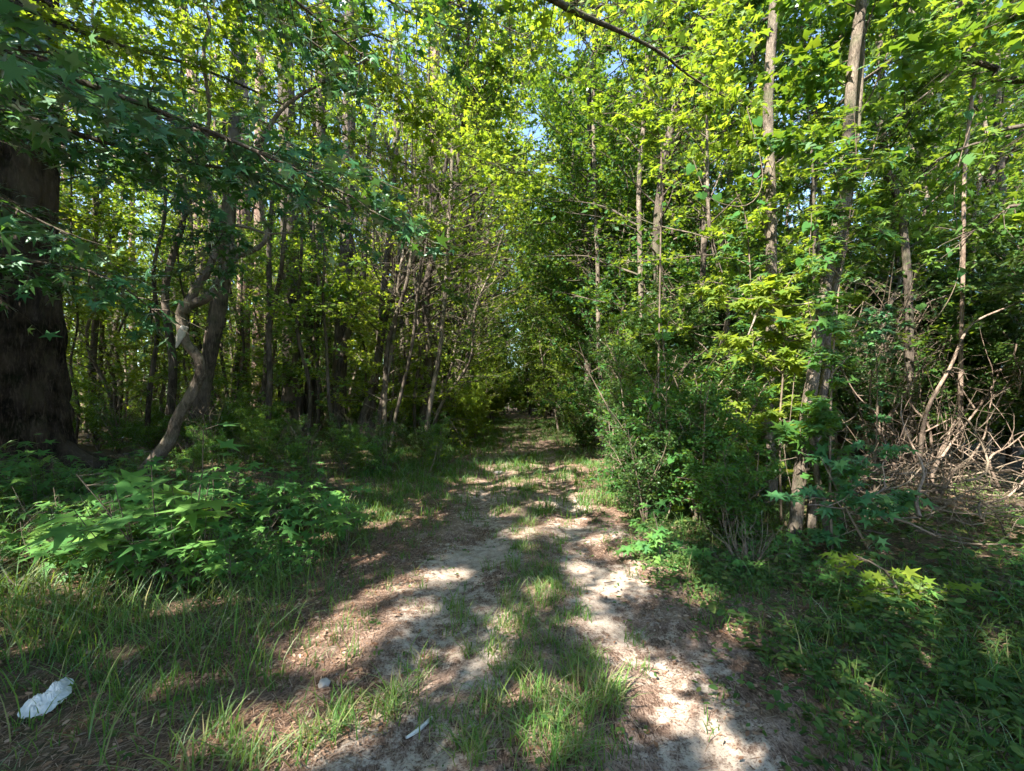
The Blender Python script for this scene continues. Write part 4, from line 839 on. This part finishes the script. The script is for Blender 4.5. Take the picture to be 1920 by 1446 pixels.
scatter(UND, 26, (2.8, 14), (7.5, 26), 1.2, 'small leafy tree', 'understorey trees right of the track', 7, cond=lambda x, y: x - float(path_c(y)) > 2.7 and not (x > 3.9 and y < 8.8), mts=['gum', 'under', 'yell'], lean_to_path=0.05, sc=(.8, 1.2))
scatter(UND, 26, (-7, 9), (24, 52), 1.4, 'small leafy tree', 'understorey trees at the far end of the track', 8, cond=out(2.4), mts=['under', 'yell'], lean_to_path=0.14, sc=(.9, 1.5))
scatter(UND, 10, (-5, 7), (50, 62), 1.4, 'small leafy tree', 'small trees closing the end of the track', 18, mts=['under', 'yell'], sc=(1., 1.5))
scatter(BARE, 95, (-17, -2.4), (10.5, 24), 0.55, 'slender dark tree', 'slender dark trees of the left woods', 35, cond=lambda x, y: x < float(path_c(y)) - 2.5 and not (y < 12.5 and x > -3.4), mts=['under', 'yell', 'gum'], sc=(.8, 1.15))
scatter(BARE, 24, (2.6, 10), (8, 22), 0.6, 'slender dark tree', 'slender dark trees of the right woods', 36, cond=out(2.5), mts=['under', 'gum'], sc=(.8, 1.15))
scatter(POLE, 80, (-34, -2.6), (16, 42), 0.7, 'thin young tree', 'thin young trees of the left woods', 9, cond=out(2.6), sc=(.7, 1.15))
scatter(POLE, 40, (2.8, 16), (8.5, 36), 0.7, 'thin young tree', 'thin young trees of the right woods', 10, cond=out(2.6), sc=(.7, 1.1))
# trees that arch over the track
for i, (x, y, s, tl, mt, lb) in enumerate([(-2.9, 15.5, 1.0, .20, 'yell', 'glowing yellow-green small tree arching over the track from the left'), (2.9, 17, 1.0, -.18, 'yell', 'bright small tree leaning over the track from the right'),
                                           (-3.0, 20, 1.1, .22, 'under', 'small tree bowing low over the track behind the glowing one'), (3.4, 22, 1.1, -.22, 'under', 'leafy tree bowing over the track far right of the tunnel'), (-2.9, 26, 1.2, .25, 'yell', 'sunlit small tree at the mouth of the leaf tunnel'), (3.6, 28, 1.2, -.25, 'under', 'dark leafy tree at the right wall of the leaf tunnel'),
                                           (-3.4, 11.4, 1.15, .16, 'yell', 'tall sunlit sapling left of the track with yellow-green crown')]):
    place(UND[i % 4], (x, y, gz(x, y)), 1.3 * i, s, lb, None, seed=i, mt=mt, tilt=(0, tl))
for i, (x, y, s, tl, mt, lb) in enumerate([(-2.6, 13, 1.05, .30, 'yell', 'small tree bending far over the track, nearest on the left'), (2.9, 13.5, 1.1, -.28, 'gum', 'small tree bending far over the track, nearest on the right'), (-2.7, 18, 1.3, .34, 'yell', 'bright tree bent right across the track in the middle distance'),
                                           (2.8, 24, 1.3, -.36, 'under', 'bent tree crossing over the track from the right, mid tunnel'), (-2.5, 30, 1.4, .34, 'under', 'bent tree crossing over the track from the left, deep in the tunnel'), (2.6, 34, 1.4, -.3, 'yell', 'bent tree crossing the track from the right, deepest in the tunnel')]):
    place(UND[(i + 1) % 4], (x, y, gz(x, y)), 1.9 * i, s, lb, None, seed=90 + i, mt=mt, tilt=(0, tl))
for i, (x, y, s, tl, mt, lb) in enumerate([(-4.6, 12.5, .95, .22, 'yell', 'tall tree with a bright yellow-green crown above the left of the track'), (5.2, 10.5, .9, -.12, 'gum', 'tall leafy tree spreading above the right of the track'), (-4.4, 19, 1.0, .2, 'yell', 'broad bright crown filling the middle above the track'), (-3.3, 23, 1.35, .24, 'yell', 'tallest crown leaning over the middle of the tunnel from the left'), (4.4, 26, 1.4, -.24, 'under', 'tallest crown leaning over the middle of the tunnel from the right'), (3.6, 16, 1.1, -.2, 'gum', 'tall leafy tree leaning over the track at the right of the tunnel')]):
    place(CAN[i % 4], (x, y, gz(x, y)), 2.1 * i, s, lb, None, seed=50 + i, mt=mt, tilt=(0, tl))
# unbroken crowns closing the sky slot over the track
for i, (x, y, s_, tl, mt, lb) in enumerate([(-3.1, 15.6, 1.0, .24, 'under', 'broad leafy crown closing the sky over the track, from the left'), (3.9, 19.3, 1.1, -.24, 'gum', 'broad leafy crown closing the sky over the track, from the right'), (-3.2, 28.5, 1.3, .22, 'under', 'tall leafy crown filling the far end of the sky slot')]):
    place(CAN[(i + 2) % 4], (x, y, gz(x, y)), 2.3 * i + 1, s_, lb, None, seed=121 + i, mt=mt, tilt=(0, tl), cull=2)
for i, (x, y, s_, tl, mt) in enumerate([(-2.8, 22.5, 1.2, .2, 'under'), (3.7, 33, 1.5, -.18, 'gum'), (-2.6, 40, 1.6, .1, 'under'), (0.9, 60, 1.6, 0, 'under')]):
    place(CAN[(i + 1) % 4], (x, y, gz(x, y)), 1.3 * i + 1, s_, 'tall crown behind the sky slot over the track, %s nearest' % ORD[i], 'tall crowns behind the sky slot', seed=130 + i, mt=mt, tilt=(0, tl), cull=2)
for i, (x, y) in enumerate([(-1.6, 53), (0.2, 55), (1.4, 52.5), (2.8, 54), (0.9, 58)]):
    place(TALLSHR[i % 3], (x, y, gz(x, y)), i, 1.1, 'shrub ending the track, %s from the left' % ORD[[0, 1, 3, 4, 2][i]], 'shrubs ending the track', seed=140 + i, mt='yell', cull=False)
for i, (x, y) in enumerate([(6.9, 3.4), (7.6, 4.7), (8.6, 6.1), (6.2, 2.2), (9.5, 7.2), (9.0, 5.0), (-8.6, 4.6), (-10, 6.2), (-7.4, 2.9), (-11.5, 8.2)]):  # unseen shrubs added past both edges to block skylight
    place(TALLSHR[i % 3], (x, y, gz(x, y)), i * 1.3, 1.15, 'tall shrub added to block skylight, outside the %s edge of the view, %s nearest' % ('right' if x > 0 else 'left', ORD[i if x > 0 else i - 6]), 'unseen shrubs added to block skylight', seed=150 + i)
for i, (x, y, s_, tl, mt) in enumerate([(-2.6, 17.6, 1.15, .15, 'yell'), (3.3, 23.4, 1.3, -.13, 'under'), (2.9, 14.8, 1.0, -.15, 'gum')]):
    place(CAN[(i + 3) % 4], (x, y, gz(x, y)), 2.7 * i, s_, ['light green', 'dark green', 'mid green'][i] + ' upright crown in the middle of the sky slot', 'upright crowns in the sky slot', seed=170 + i, mt=mt, tilt=(0, tl), cull=2)
scatter(CRE + SHR, 40, (-6, -1.5), (7.5, 14), 0.5, 'small plant', 'small plants of the left forest floor', 40, cond=lambda x, y: x < float(path_c(y)) - 1.7, mts=['seed', 'under', 'privet'], sc=(.3, .5))
for i, (x, y) in enumerate([(-21, 27), (-16, 29), (-11.5, 27), (-8, 31), (-18.5, 34), (-5.5, 34)]):
    place(CAN[i % 4], (x, y, gz(x, y)), 1.9 * i, 1.5, 'very tall crown behind the left woods, %s from the left' % ORD[[0, 2, 3, 4, 1, 5][i]], 'very tall crowns behind the left woods', seed=190 + i, mt='yell' if i % 2 else 'under', cull=False)
# low leafy trees hanging over the far track
for i in range(9):
    y = 20.5 + 3.1 * i; sd_ = -1 if i % 2 else 1; x = float(path_c(y)) + sd_ * (1.9 + .25 * (i % 3))
    place(UND[(i * 3 + 1) % 4], (x, y, gz(x, y)), 1.3 * i, .85 + .06 * i, 'low leafy tree hanging over the far track, %s nearest, on its %s' % (ORD[i], 'left' if sd_ < 0 else 'right'), 'low trees hanging over the far track', seed=700 + i, mt='yell' if i % 3 != 2 else 'under', tilt=(0, -sd_ * .16))  # yellower leaf colour stands in for sunlight down the track
# shrubs
scatter(SHR, 26, (1.55, 5.2), (4.6, 8.2), 0.38, 'small-leaved shrub', 'small-leaved shrubs at the right edge of the track', 37, cond=lambda x, y: .25 < x / y < .62 and x > 1.4 and not (y < 5.6 and x > 2.4), mts=['privet', 'under', 'gum'], sc=(.55, .95))
scatter(TALLSHR, 30, (2.6, 12), (6.8, 10.5), 0.62, 'tall dense shrub', 'tall shrubs of the right-hand wall', 38, cond=lambda x, y: x / y > .3 and not (x > 3.9 and y < 8.7), sc=(.8, 1.15))
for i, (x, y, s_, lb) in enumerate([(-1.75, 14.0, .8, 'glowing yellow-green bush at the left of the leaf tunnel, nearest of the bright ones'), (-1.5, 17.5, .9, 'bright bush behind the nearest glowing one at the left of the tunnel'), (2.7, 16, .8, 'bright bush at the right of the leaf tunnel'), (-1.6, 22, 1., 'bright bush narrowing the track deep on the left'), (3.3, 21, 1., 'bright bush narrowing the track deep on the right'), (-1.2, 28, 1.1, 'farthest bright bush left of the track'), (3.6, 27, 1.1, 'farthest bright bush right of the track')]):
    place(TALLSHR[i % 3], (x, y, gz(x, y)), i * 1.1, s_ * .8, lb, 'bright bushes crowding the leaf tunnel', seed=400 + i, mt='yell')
scatter(SHR, 34, (-15, -4.5), (9.5, 17), 0.75, 'low shrub', 'low shrubs of the near left woods', 39, mts=['privet', 'under', 'gum'], sc=(.35, .8))
scatter(SHR, 60, (-30, -5), (14, 30), 0.8, 'low leafy shrub', 'low shrubs of the left woods', 19, mts=['privet', 'under', 'gum'], sc=(.5, 1.0))
scatter(SHR, 30, (-7, -1.9), (12.0, 30), 0.6, 'low leafy shrub left of the track', 'low shrubs left of the track', 12, cond=out(1.9), mts=['privet', 'under'])
scatter(SHR, 44, (1.5, 6.5), (4.9, 26), 0.45, 'low leafy shrub right of the track', 'low shrubs right of the track', 13, cond=lambda x, y: x - float(path_c(y)) > 1.35 + .04 * y and not (y < 8.4 and x > 3.0), mts=['privet', 'under', 'gum'], sc=(.6, 1.0))
scatter(TALLSHR, 26, (2.4, 9.5), (7.2, 24), 0.8, 'tall dense shrub in the right thicket', 'tall shrubs of the right thicket', 14, cond=lambda x, y: x - float(path_c(y)) > 2.3 and not (x > 3.9 and y < 8.8))
scatter(TALLSHR, 34, (4.4, 16), (8.6, 12), 0.6, 'tall shrub behind the arching stems', 'tall shrubs behind the arching stems', 15, sc=(1.0, 1.35))
scatter(TALLSHR, 24, (-30, -6), (16, 32), 1.3, 'tall shrub in the left woods', 'tall shrubs of the left woods', 16, mts=['under', 'privet'])
scatter(TALLSHR, 16, (-4.5, 5), (22, 60), 0.9, 'tall shrub walling the far track', 'shrubs at the far end of the track', 17, cond=out(2.2), mts=['under', 'privet'])

scatter(TALLSHR, 14, (-5, 7), (56, 70), 1.0, 'tall shrub', 'shrubs blocking the end of the track', 34, mts=['under', 'privet'], sc=(1.2, 1.9))
# far wood: one mass of trunks and one of foliage, too far to count
def far_wood():
    rng = np.random.default_rng(7); mb = MB(); fb = []
    for i in range(520):
        a = rng.uniform(-1.05, 1.05); d = rng.uniform(38, 95); x = d * math.tan(a) if abs(a) < 0.9 else d * math.tan(0.9 * np.sign(a)) ; y = d
        if abs(x - float(path_c(y))) < 2.5: continue
        H = rng.uniform(9, 20); r = rng.uniform(.06, .2); z = float(ground_z(x, y)); tube(mb, np.array([[x, y, z - .1], [x + rng.normal(0, .3), y, H * .5], [x + rng.normal(0, .6), y, H]]), [r, r * .8, r * .3], 5, 3)
    n = 230000; a = rng.uniform(-0.95, 0.95, n); d = rng.uniform(45, 105, n); x = d * np.tan(a); z = rng.random(n) ** 1.0 * 26
    k = fbm(x * .35 + d * .2, z * .45 + d * .1, 5); q = (k > .34) 
    P = np.stack([x, d, z], -1)[q]; m = len(P)
    tag(part('distant_trunks', mb.mesh('distant_trunks', True), 'pine'), 'mass of distant trunks seen deep between the trees', 'woods', kind='stuff')
    tag(part('distant_foliage', leaf_mesh('distant_foliage', [P, vn(rng.normal(0, 1, (m, 3))), vn(rng.normal(0, .6, (m, 3)) + [0, 0, 1]), rng.uniform(.25, .55, m)], 'tri3'), 'under'), 'mass of distant leaves closing the view between the trees', 'woods', kind='stuff')
far_wood()

# ------------------------------------------------------------------ forest floor plants
def scatter_seed(kinds, n, fn, label, group, seed, sc=(.7, 1.3), mts=None):
    r = random.Random(seed); OBJ = []
    for i in range(n):
        x, y = fn(r)
        if abs(x) > 1.27 * y: continue
        OBJ.append(place(kinds[r.randrange(len(kinds))], (x, y, gz(x, y)), r.uniform(-.7, .7), r.uniform(*sc), label, group, ('trunk', 'stems', 'leaves'), cull=False, mt=mts[r.randrange(len(mts))] if mts else None))
    rank_labels(OBJ, label)
def bed_left(r):
    while 1:
        y = r.uniform(3.3, 6.0); x = r.uniform(-1.3 * y - .4, -1.35 - .12 * (6 - y)); u = 960 + 800 * x / y
        if u < 660 and (x < -1.7 or r.random() < .5): return x, y
scatter_seed(SEED, 130, bed_left, 'star-leaved seedling below the oak', 'sweetgum seedlings of the left bed', 21, (.8, 1.35))
scatter_seed(SEED, 16, bed_left, 'tall star-leaved seedling', 'tall seedlings of the left bed', 24, (1.5, 2.0))
def bed_right(r):
    y = r.uniform(2.6, 5.6); return r.uniform(1.45 + (.2 if y < 4 else 0), 1.15 * y + .6), y
scatter_seed(SEED + CRE, 34, bed_right, 'broad-leaved seedling on the right verge', 'seedlings of the right verge', 22, (.5, 1.0), ['seed', 'cover'])
def far_l(r):
    y = r.uniform(6.5, 14); return r.uniform(-.9 * y, -2.6), y
scatter_seed(SEED, 40, far_l, 'seedling on the left forest floor', 'seedlings of the left forest floor', 23, (.6, 1.3), ['seed', 'gum'])

def blades(rng, C, nb, ln, spread=.05, wd=.0035, lean=.55):
    """C (n,3) tuft centres; nb blades each; returns V,F"""
    n = len(C) * nb; c = np.repeat(C, nb, 0) + np.concatenate([rng.normal(0, spread, (n, 2)), np.zeros((n, 1))], 1)
    l = np.repeat(ln, nb) * rng.uniform(.45, 1.15, n); a = rng.random(n) * 6.283; dirn = np.stack([np.cos(a), np.sin(a), np.zeros(n)], -1)
    sidev = np.stack([-np.sin(a), np.cos(a), np.zeros(n)], -1); le = rng.uniform(.15, 1.0, n) * lean * 1.6; V = []
    ts = [0, .35, .7, 1.0]; ws = [1, .9, .6, 0]
    for t, ww in zip(ts, ws):
        h = l * (t - .28 * le * t * t); f = l * le * t ** 1.8; p = c + dirn * f[:, None] + np.array([0, 0, 1.0]) * h[:, None]
        if ww: V += [p - sidev * wd * ww * (.6 + 2 * l[:, None]), p + sidev * wd * ww * (.6 + 2 * l[:, None])]
        else: V += [p]
    V = np.stack(V, 1); b = (np.arange(n) * 7)[:, None, None]
    F4 = np.array([[0, 1, 3, 2], [2, 3, 5, 4]])[None] + b; F3 = np.array([[4, 5, 6]])[None] + b
    return V.reshape(-1, 3), F4.reshape(-1, 4), F3.reshape(-1, 3)
def grass(name, label, seed, pts, nb, ln, **k):
    rng = np.random.default_rng(seed); pts = np.asarray(pts); C = np.column_stack([pts, ground_z(pts[:, 0], pts[:, 1]) - .01]); V, F4, F3 = blades(rng, C, nb, ln, **k)
    mb = MB(); mb.v.append(V); mb.n = len(V); mb.f = {4: [F4], 3: [F3]}
    tag(part(name, mb.mesh(name), 'grass'), label, 'grass', kind='stuff')
rng = np.random.default_rng(1)
def sample(n, xr, yr, dens):
    X = rng.uniform(*xr, n); Y = rng.uniform(*yr, n); k = rng.random(n) < dens(X, Y); return np.stack([X[k], Y[k]], -1)
clump = lambda X, Y, s=1.6, a=.5, b=.62: sstep(a, b, fbm(X * s, Y * s, 55))
uu = lambda X, Y: X - path_c(Y)
# low turf between and beside the ruts
p = sample(5200, (-3, 3.5), (1.2, 12), lambda X, Y: np.clip(.95 * np.exp(-((uu(X, Y) - .05) / .30) ** 4) * clump(X, Y, 2.2, .33, .47) * .95 + .75 * sstep(.85, 1.5, np.abs(uu(X, Y))) * clump(X, Y, 1.7, .45, .6) + .10 * clump(X, Y, 2.5, .4, .6), 0, 1))
grass('track_grass', 'short bright grass in tufts between and beside the ruts', 2, p, 15, rng.uniform(.05, .15, len(p)), spread=.035)
p = sample(11000, (-6, 9), (5.5, 34), lambda X, Y: np.where(np.abs(uu(X, Y)) < 3.4, .8 * (1 - .5 * np.exp(-((np.abs(uu(X, Y)) - .65) / .2) ** 2)), .18) * (0.4 + .6 * clump(X, Y, .9, .4, .6)))
grass('far_track_grass', 'sunlit grass along the far stretch of the track', 3, p, 13, rng.uniform(.10, .28, len(p)), spread=.06, wd=.006)
cl = np.array([gpx(u, v)[:2] for u, v in [(1020, 1345), (1045, 1375), (985, 1270), (1065, 1240), (1100, 1275), (1030, 1215), (1120, 1310), (1000, 1385), (1060, 1420), (975, 1180), (1020, 1130), (960, 1130), (1020, 1100), (960, 1060), (975, 1030), (985, 985), (960, 960), (1010, 960), (975, 905), (985, 890), (940, 1400), (560, 1400), (420, 1400), (480, 1420), (600, 1370), (780, 1240), (720, 1310), (740, 1330), (820, 1330), (870, 1160), (850, 1130), (900, 1220), (930, 1320), (880, 1390), (1150, 1330), (890, 850), (830, 860), (750, 960), (690, 975), (1140, 900), (640, 1330), (380, 1340), (1080, 1320), (1010, 1310)]])
cl = np.repeat(cl, 5, 0) + rng.normal(0, .06, (len(cl) * 5, 2))
grass('grass_clumps', 'taller bright tufts of grass down the middle of the track', 4, cl, 15, rng.uniform(.09, .20, len(cl)), spread=.04, wd=.0038, lean=.85)
p = sample(2300, (-6, -1.25), (1.5, 4.4), lambda X, Y: .42 * sstep(1.25, 1.9, -X + .0 * Y) * (.15 + .85 * clump(X, Y, 1.4, .35, .55)) * (1 - .5 * sstep(3.6, 4.4, Y)))
grass('tall_grass', 'long arching grass below the seedling bed at lower left', 5, p, 13, rng.uniform(.16, .42, len(p)), spread=.09, wd=.0026, lean=.85)
p = sample(2600, (-8, -1.5), (4.5, 13), lambda X, Y: .55 * clump(X, Y, 1.0, .38, .58))
grass('forest_floor_grass', 'thin shaded grass on the forest floor left of the track', 6, p, 11, rng.uniform(.10, .30, len(p)), spread=.07)
p = sample(3000, (1.2, 7), (1.5, 7), lambda X, Y: (1 - .85 * sstep(.62, .75, X / Y) * sstep(3.4, 4.1, Y)) * .55 * sstep(1.1, 1.7, X) * (.3 + .7 * clump(X, Y, 1.5, .4, .6)))
grass('verge_grass', 'mixed grass blades growing through the right verge', 7, p, 8, rng.uniform(.08, .30, len(p)), spread=.05)

def cover(name, label, seed, n, xr, yr, dens, hz, leaf, tm, m, tilt=.35):
    r = np.random.default_rng(seed); X = r.uniform(*xr, n); Y = r.uniform(*yr, n); k = r.random(n) < dens(X, Y); X = X[k]; Y = Y[k]
    # small rosettes of leaves
    nn = len(X); q = 5; X = np.repeat(X, q) + r.normal(0, .03, nn * q); Y = np.repeat(Y, q) + r.normal(0, .03, nn * q); h = np.repeat(r.uniform(.01, 1, nn) ** 1.5 * hz, q) + r.normal(0, .012, nn * q)
    a = r.random(nn * q) * 6.28; P = np.stack([X, Y, ground_z(X, Y) + np.maximum(h, .006)], -1); Xd = np.stack([np.cos(a), np.sin(a), r.uniform(-.4, .25, nn * q)], -1)
    Nn = vn(r.normal(0, tilt, (nn * q, 3)) + [0, 0, 1]); return tag(part(name, leaf_mesh(name, [P, vn(Xd), Nn, leaf * r.uniform(.5, 1.3, nn * q)], tm), m), label, 'ground cover' if m != 'litter' else 'litter', kind='stuff')
cover('ground_cover', 'carpet of small creeping leaves on the right verge', 1, 20000, (0.8, 7.5), (1.4, 7.5), lambda X, Y: sstep(.75, 1.5, uu(X, Y) + .5 * (fbm(X * 2, Y * 2, 4) - .5)) * (.2 + .8 * clump(X, Y, 1.6, .4, .6)) * (1 - .85 * sstep(.62, .75, X / Y) * sstep(3.4, 4.1, Y)), .14, .045, 'oval', 'cover')
cover('broad_weeds', 'mixed broad-leaved weeds standing among the creeping leaves', 12, 1100, (1.3, 6), (1.4, 5.5), lambda X, Y: sstep(.8, 1.5, uu(X, Y)) * clump(X, Y, 1.1, .45, .6), .20, .075, 'oval', 'cover', .55)
cover('low_weeds', 'small weeds dotted along the track and its left edge', 2, 9000, (-7, 1.3), (1.4, 13), lambda X, Y: .10 + .55 * sstep(1.3, 2.2, -uu(X, Y)) * clump(X, Y, 1.2, .42, .6), .09, .035, 'oval', 'cover')
cover('fallen_leaves', 'brown fallen leaves scattered over the forest floor', 3, 13000, (-9, 7), (1.3, 12), lambda X, Y: .25 + .75 * sstep(.7, 1.2, np.abs(uu(X, Y))), .010, .032, 'oval', 'litter', .45)
def straw():
    r = np.random.default_rng(8); n = 90000; X = r.uniform(-4.5, 4, n); Y = 1.3 + r.random(n) ** 1.4 * 9; u = uu(X, Y)
    d = .12 + .8 * sstep(.75, 1.2, -u) * sstep(-.4, .2, 2.6 + u) + .4 * sstep(.9, 1.3, u) + .35 * np.exp(-((u - .05) / .3) ** 4); k = r.random(n) < d * (.4 + .6 * clump(X, Y, 2, .4, .6)); X = X[k]; Y = Y[k]; n = len(X)
    a = r.random(n) * 6.28; l = r.uniform(.03, .10, n); dx = np.stack([np.cos(a), np.sin(a), r.uniform(-.05, .12, n)], -1); sx = np.stack([-np.sin(a), np.cos(a), 0 * a], -1) * .0013
    c = np.stack([X, Y, ground_z(X, Y) + .006], -1); V = np.stack([c - sx, c + sx, c + dx * l[:, None] + sx, c + dx * l[:, None] - sx], 1)
    mb = MB(); mb.add(V.reshape(-1, 3), np.arange(n * 4).reshape(-1, 4)); tag(part('pine_straw', mb.mesh('pine_straw'), 'litter'), 'reddish pine needles strewn beside the ruts', 'litter', kind='stuff')
straw()

def twig_litter():
    r = np.random.default_rng(18); mb = MB()
    for i in range(420):
        x = r.uniform(-4, 4.5); y = 1.4 + r.random() ** 1.3 * 8; z = float(ground_z(x, y)) + .008; a = r.random() * 6.3
        if abs(x - .1) < .9 and r.random() < .6: continue
        tube(mb, limb_points(r, np.array([x, y, z]), np.array([math.cos(a), math.sin(a), .02]), r.uniform(.06, .3), 3, 0, .12), np.linspace(r.uniform(.0015, .004), .001, 4), 4, .1)
    tag(part('twig_litter', mb.mesh('twig_litter', True), 'stick'), 'small dead twigs strewn over the litter', 'twigs', kind='stuff')
twig_litter()
def gravel():
    r = np.random.default_rng(19); n = 1000; X = r.uniform(-1.6, 1.6, n); Y = 1.4 + r.random(n) ** 1.5 * 6; c = np.stack([X, Y, ground_z(X, Y) + .002], -1); s_ = r.uniform(.003, .011, n)
    o8 = np.array([[1, 0, 0], [0, 1, 0], [-1, 0, 0], [0, -1, 0], [0, 0, .8], [0, 0, -.8]]); V = c[:, None] + s_[:, None, None] * (o8[None] * r.uniform(.7, 1.3, (n, 6, 1)))
    F = np.array([[0, 1, 4], [1, 2, 4], [2, 3, 4], [3, 0, 4], [1, 0, 5], [2, 1, 5], [3, 2, 5], [0, 3, 5]])[None] + (np.arange(n) * 6)[:, None, None]
    mb = MB(); mb.add(V.reshape(-1, 3), F.reshape(-1, 3)); tag(part('pebbles', mb.mesh('pebbles'), 'stick'), 'tiny pebbles and soil crumbs on the track', 'pebbles', kind='stuff')
gravel()

# ------------------------------------------------------------------ small things on the ground
def bag():
    r = np.random.default_rng(3); n = 56; u = np.linspace(-1, 1, n); X, Y = np.meshgrid(u, u)
    A = np.arctan2(Y, X); rad = 1 + .14 * np.sin(2 * A + 1) + .09 * np.sin(3 * A)
    rr = np.sqrt(X * X + Y * Y) ; s = np.maximum(np.abs(X), np.abs(Y)) / (rr + 1e-6)
    x = X * s * rad * .095; y = Y * s * rad * .085
    z = .055 * np.clip(1 - (rr * s) ** 2, 0, 1) ** .6 + .06 * (fbm(X * 3 + 5, Y * 3, 2) - .5) * (1 - (rr * s) ** 4).clip(0) + .022 * np.abs(fbm(X * 5, Y * 4, 9) - .5) * 2
    i = np.arange(n - 1)[:, None] * n + np.arange(n - 1)[None]; F = np.stack([i, i + 1, i + n + 1, i + n], -1).reshape(-1, 4)
    mb = MB(); mb.add(np.stack([x, y, np.maximum(z, 0)], -1), F)
    mb.add(np.stack([x * .55 + .055 + .3 * y, y * .8 + .035, np.maximum(z * 1.1 + .006, 0)], -1), F)
    g = gpx(85, 1340); o = tag(part('plastic_bag', mb.mesh('plastic_bag', True), 'bag'), 'crumpled white plastic bag lying in the long grass at lower left', 'litter')
    o.location = g + np.array([0, 0, .035]); o.rotation_euler = (R(12), R(-6), R(50)); o.scale = (.85, .85, .85)
bag()
def lie(name, seq_px, r, m, label, cat, lift=.012, n=7, rough=.15, seed=0):
    P = np.array([gpx(*q) for q in seq_px]) + [0, 0, lift]; c = P.mean(0); mb = MB(); tube(mb, P - c, r, n, .03, rough, seed)
    o = tag(part(name, mb.mesh(name, True), m), label, cat); o.location = c
lie('wood_chip', [(762, 1368), (785, 1352), (810, 1332)], [.006, .011, .008], 'bleached', 'flat bleached sliver of wood lying on the left rut', 'wood', .012, 6)
lie('stick', [(1070, 1152), (1085, 1142), (1100, 1132)], [.006, .007, .005], 'stick', 'short dark stick lying beside the right rut', 'stick')
lie('stick', [(1515, 1236), (1560, 1230), (1600, 1233)], [.006, .008, .005], 'stick', 'bent grey stick lying in the right verge', 'stick', .03)
lie('stick', [(0, 1105), (70, 1108), (115, 1120), (125, 1140)], [.008, .007, .005, .003], 'pale', 'thin pale twig at the left edge above the long grass', 'stick', .1)
lie('stick', [(0, 1130), (30, 1160), (70, 1150), (90, 1180)], [.008, .006, .005, .003], 'pale', 'forked grey twig under the thin pale one', 'stick', .07)
lie('stick', [(230, 880), (290, 878), (350, 884)], [.02, .03, .015], 'darkbark', 'dark rotting branch lying between the oak and the crooked tree', 'stick', .05)
def rock(loc, s, label, seed, m='rock'):
    r = np.random.default_rng(seed); import bmesh
    bm = bmesh.new(); bmesh.ops.create_icosphere(bm, subdivisions=3, radius=1)
    for v in bm.verts:
        c = np.array(v.co); k = 1 + .35 * (float(fbm(c[0] * 1.6 + seed * 3 + 5, c[1] * 1.6 + c[2] * 1.3 + 5, seed)) - .5) * 2; v.co = (c[0] * k * s[0], c[1] * k * s[1], c[2] * k * s[2])
    me = bpy.data.meshes.new('stone'); bm.to_mesh(me); bm.free(); me.polygons.foreach_set('use_smooth', np.ones(len(me.polygons), bool))
    o = tag(part('stone', me, m), label, 'stone'); o.location = loc + np.array([0, 0, s[2] * .5])
rock(gpx(608, 1283), (.035, .03, .025), 'small grey stone half buried near the lower left of the track', 1)
rock(gpx(935, 884), (.10, .07, .035), 'pale flat stone lying in the sunlit left rut', 2)
rock(gpt(1325, 5.6) + np.array([0, 0, .3]), (.03, .025, .03), 'small pale lump caught in the right-hand brush', 3)
rock(gpx(1220, 1010), (.03, .025, .02), 'tiny pebble at the right edge of the track', 4)
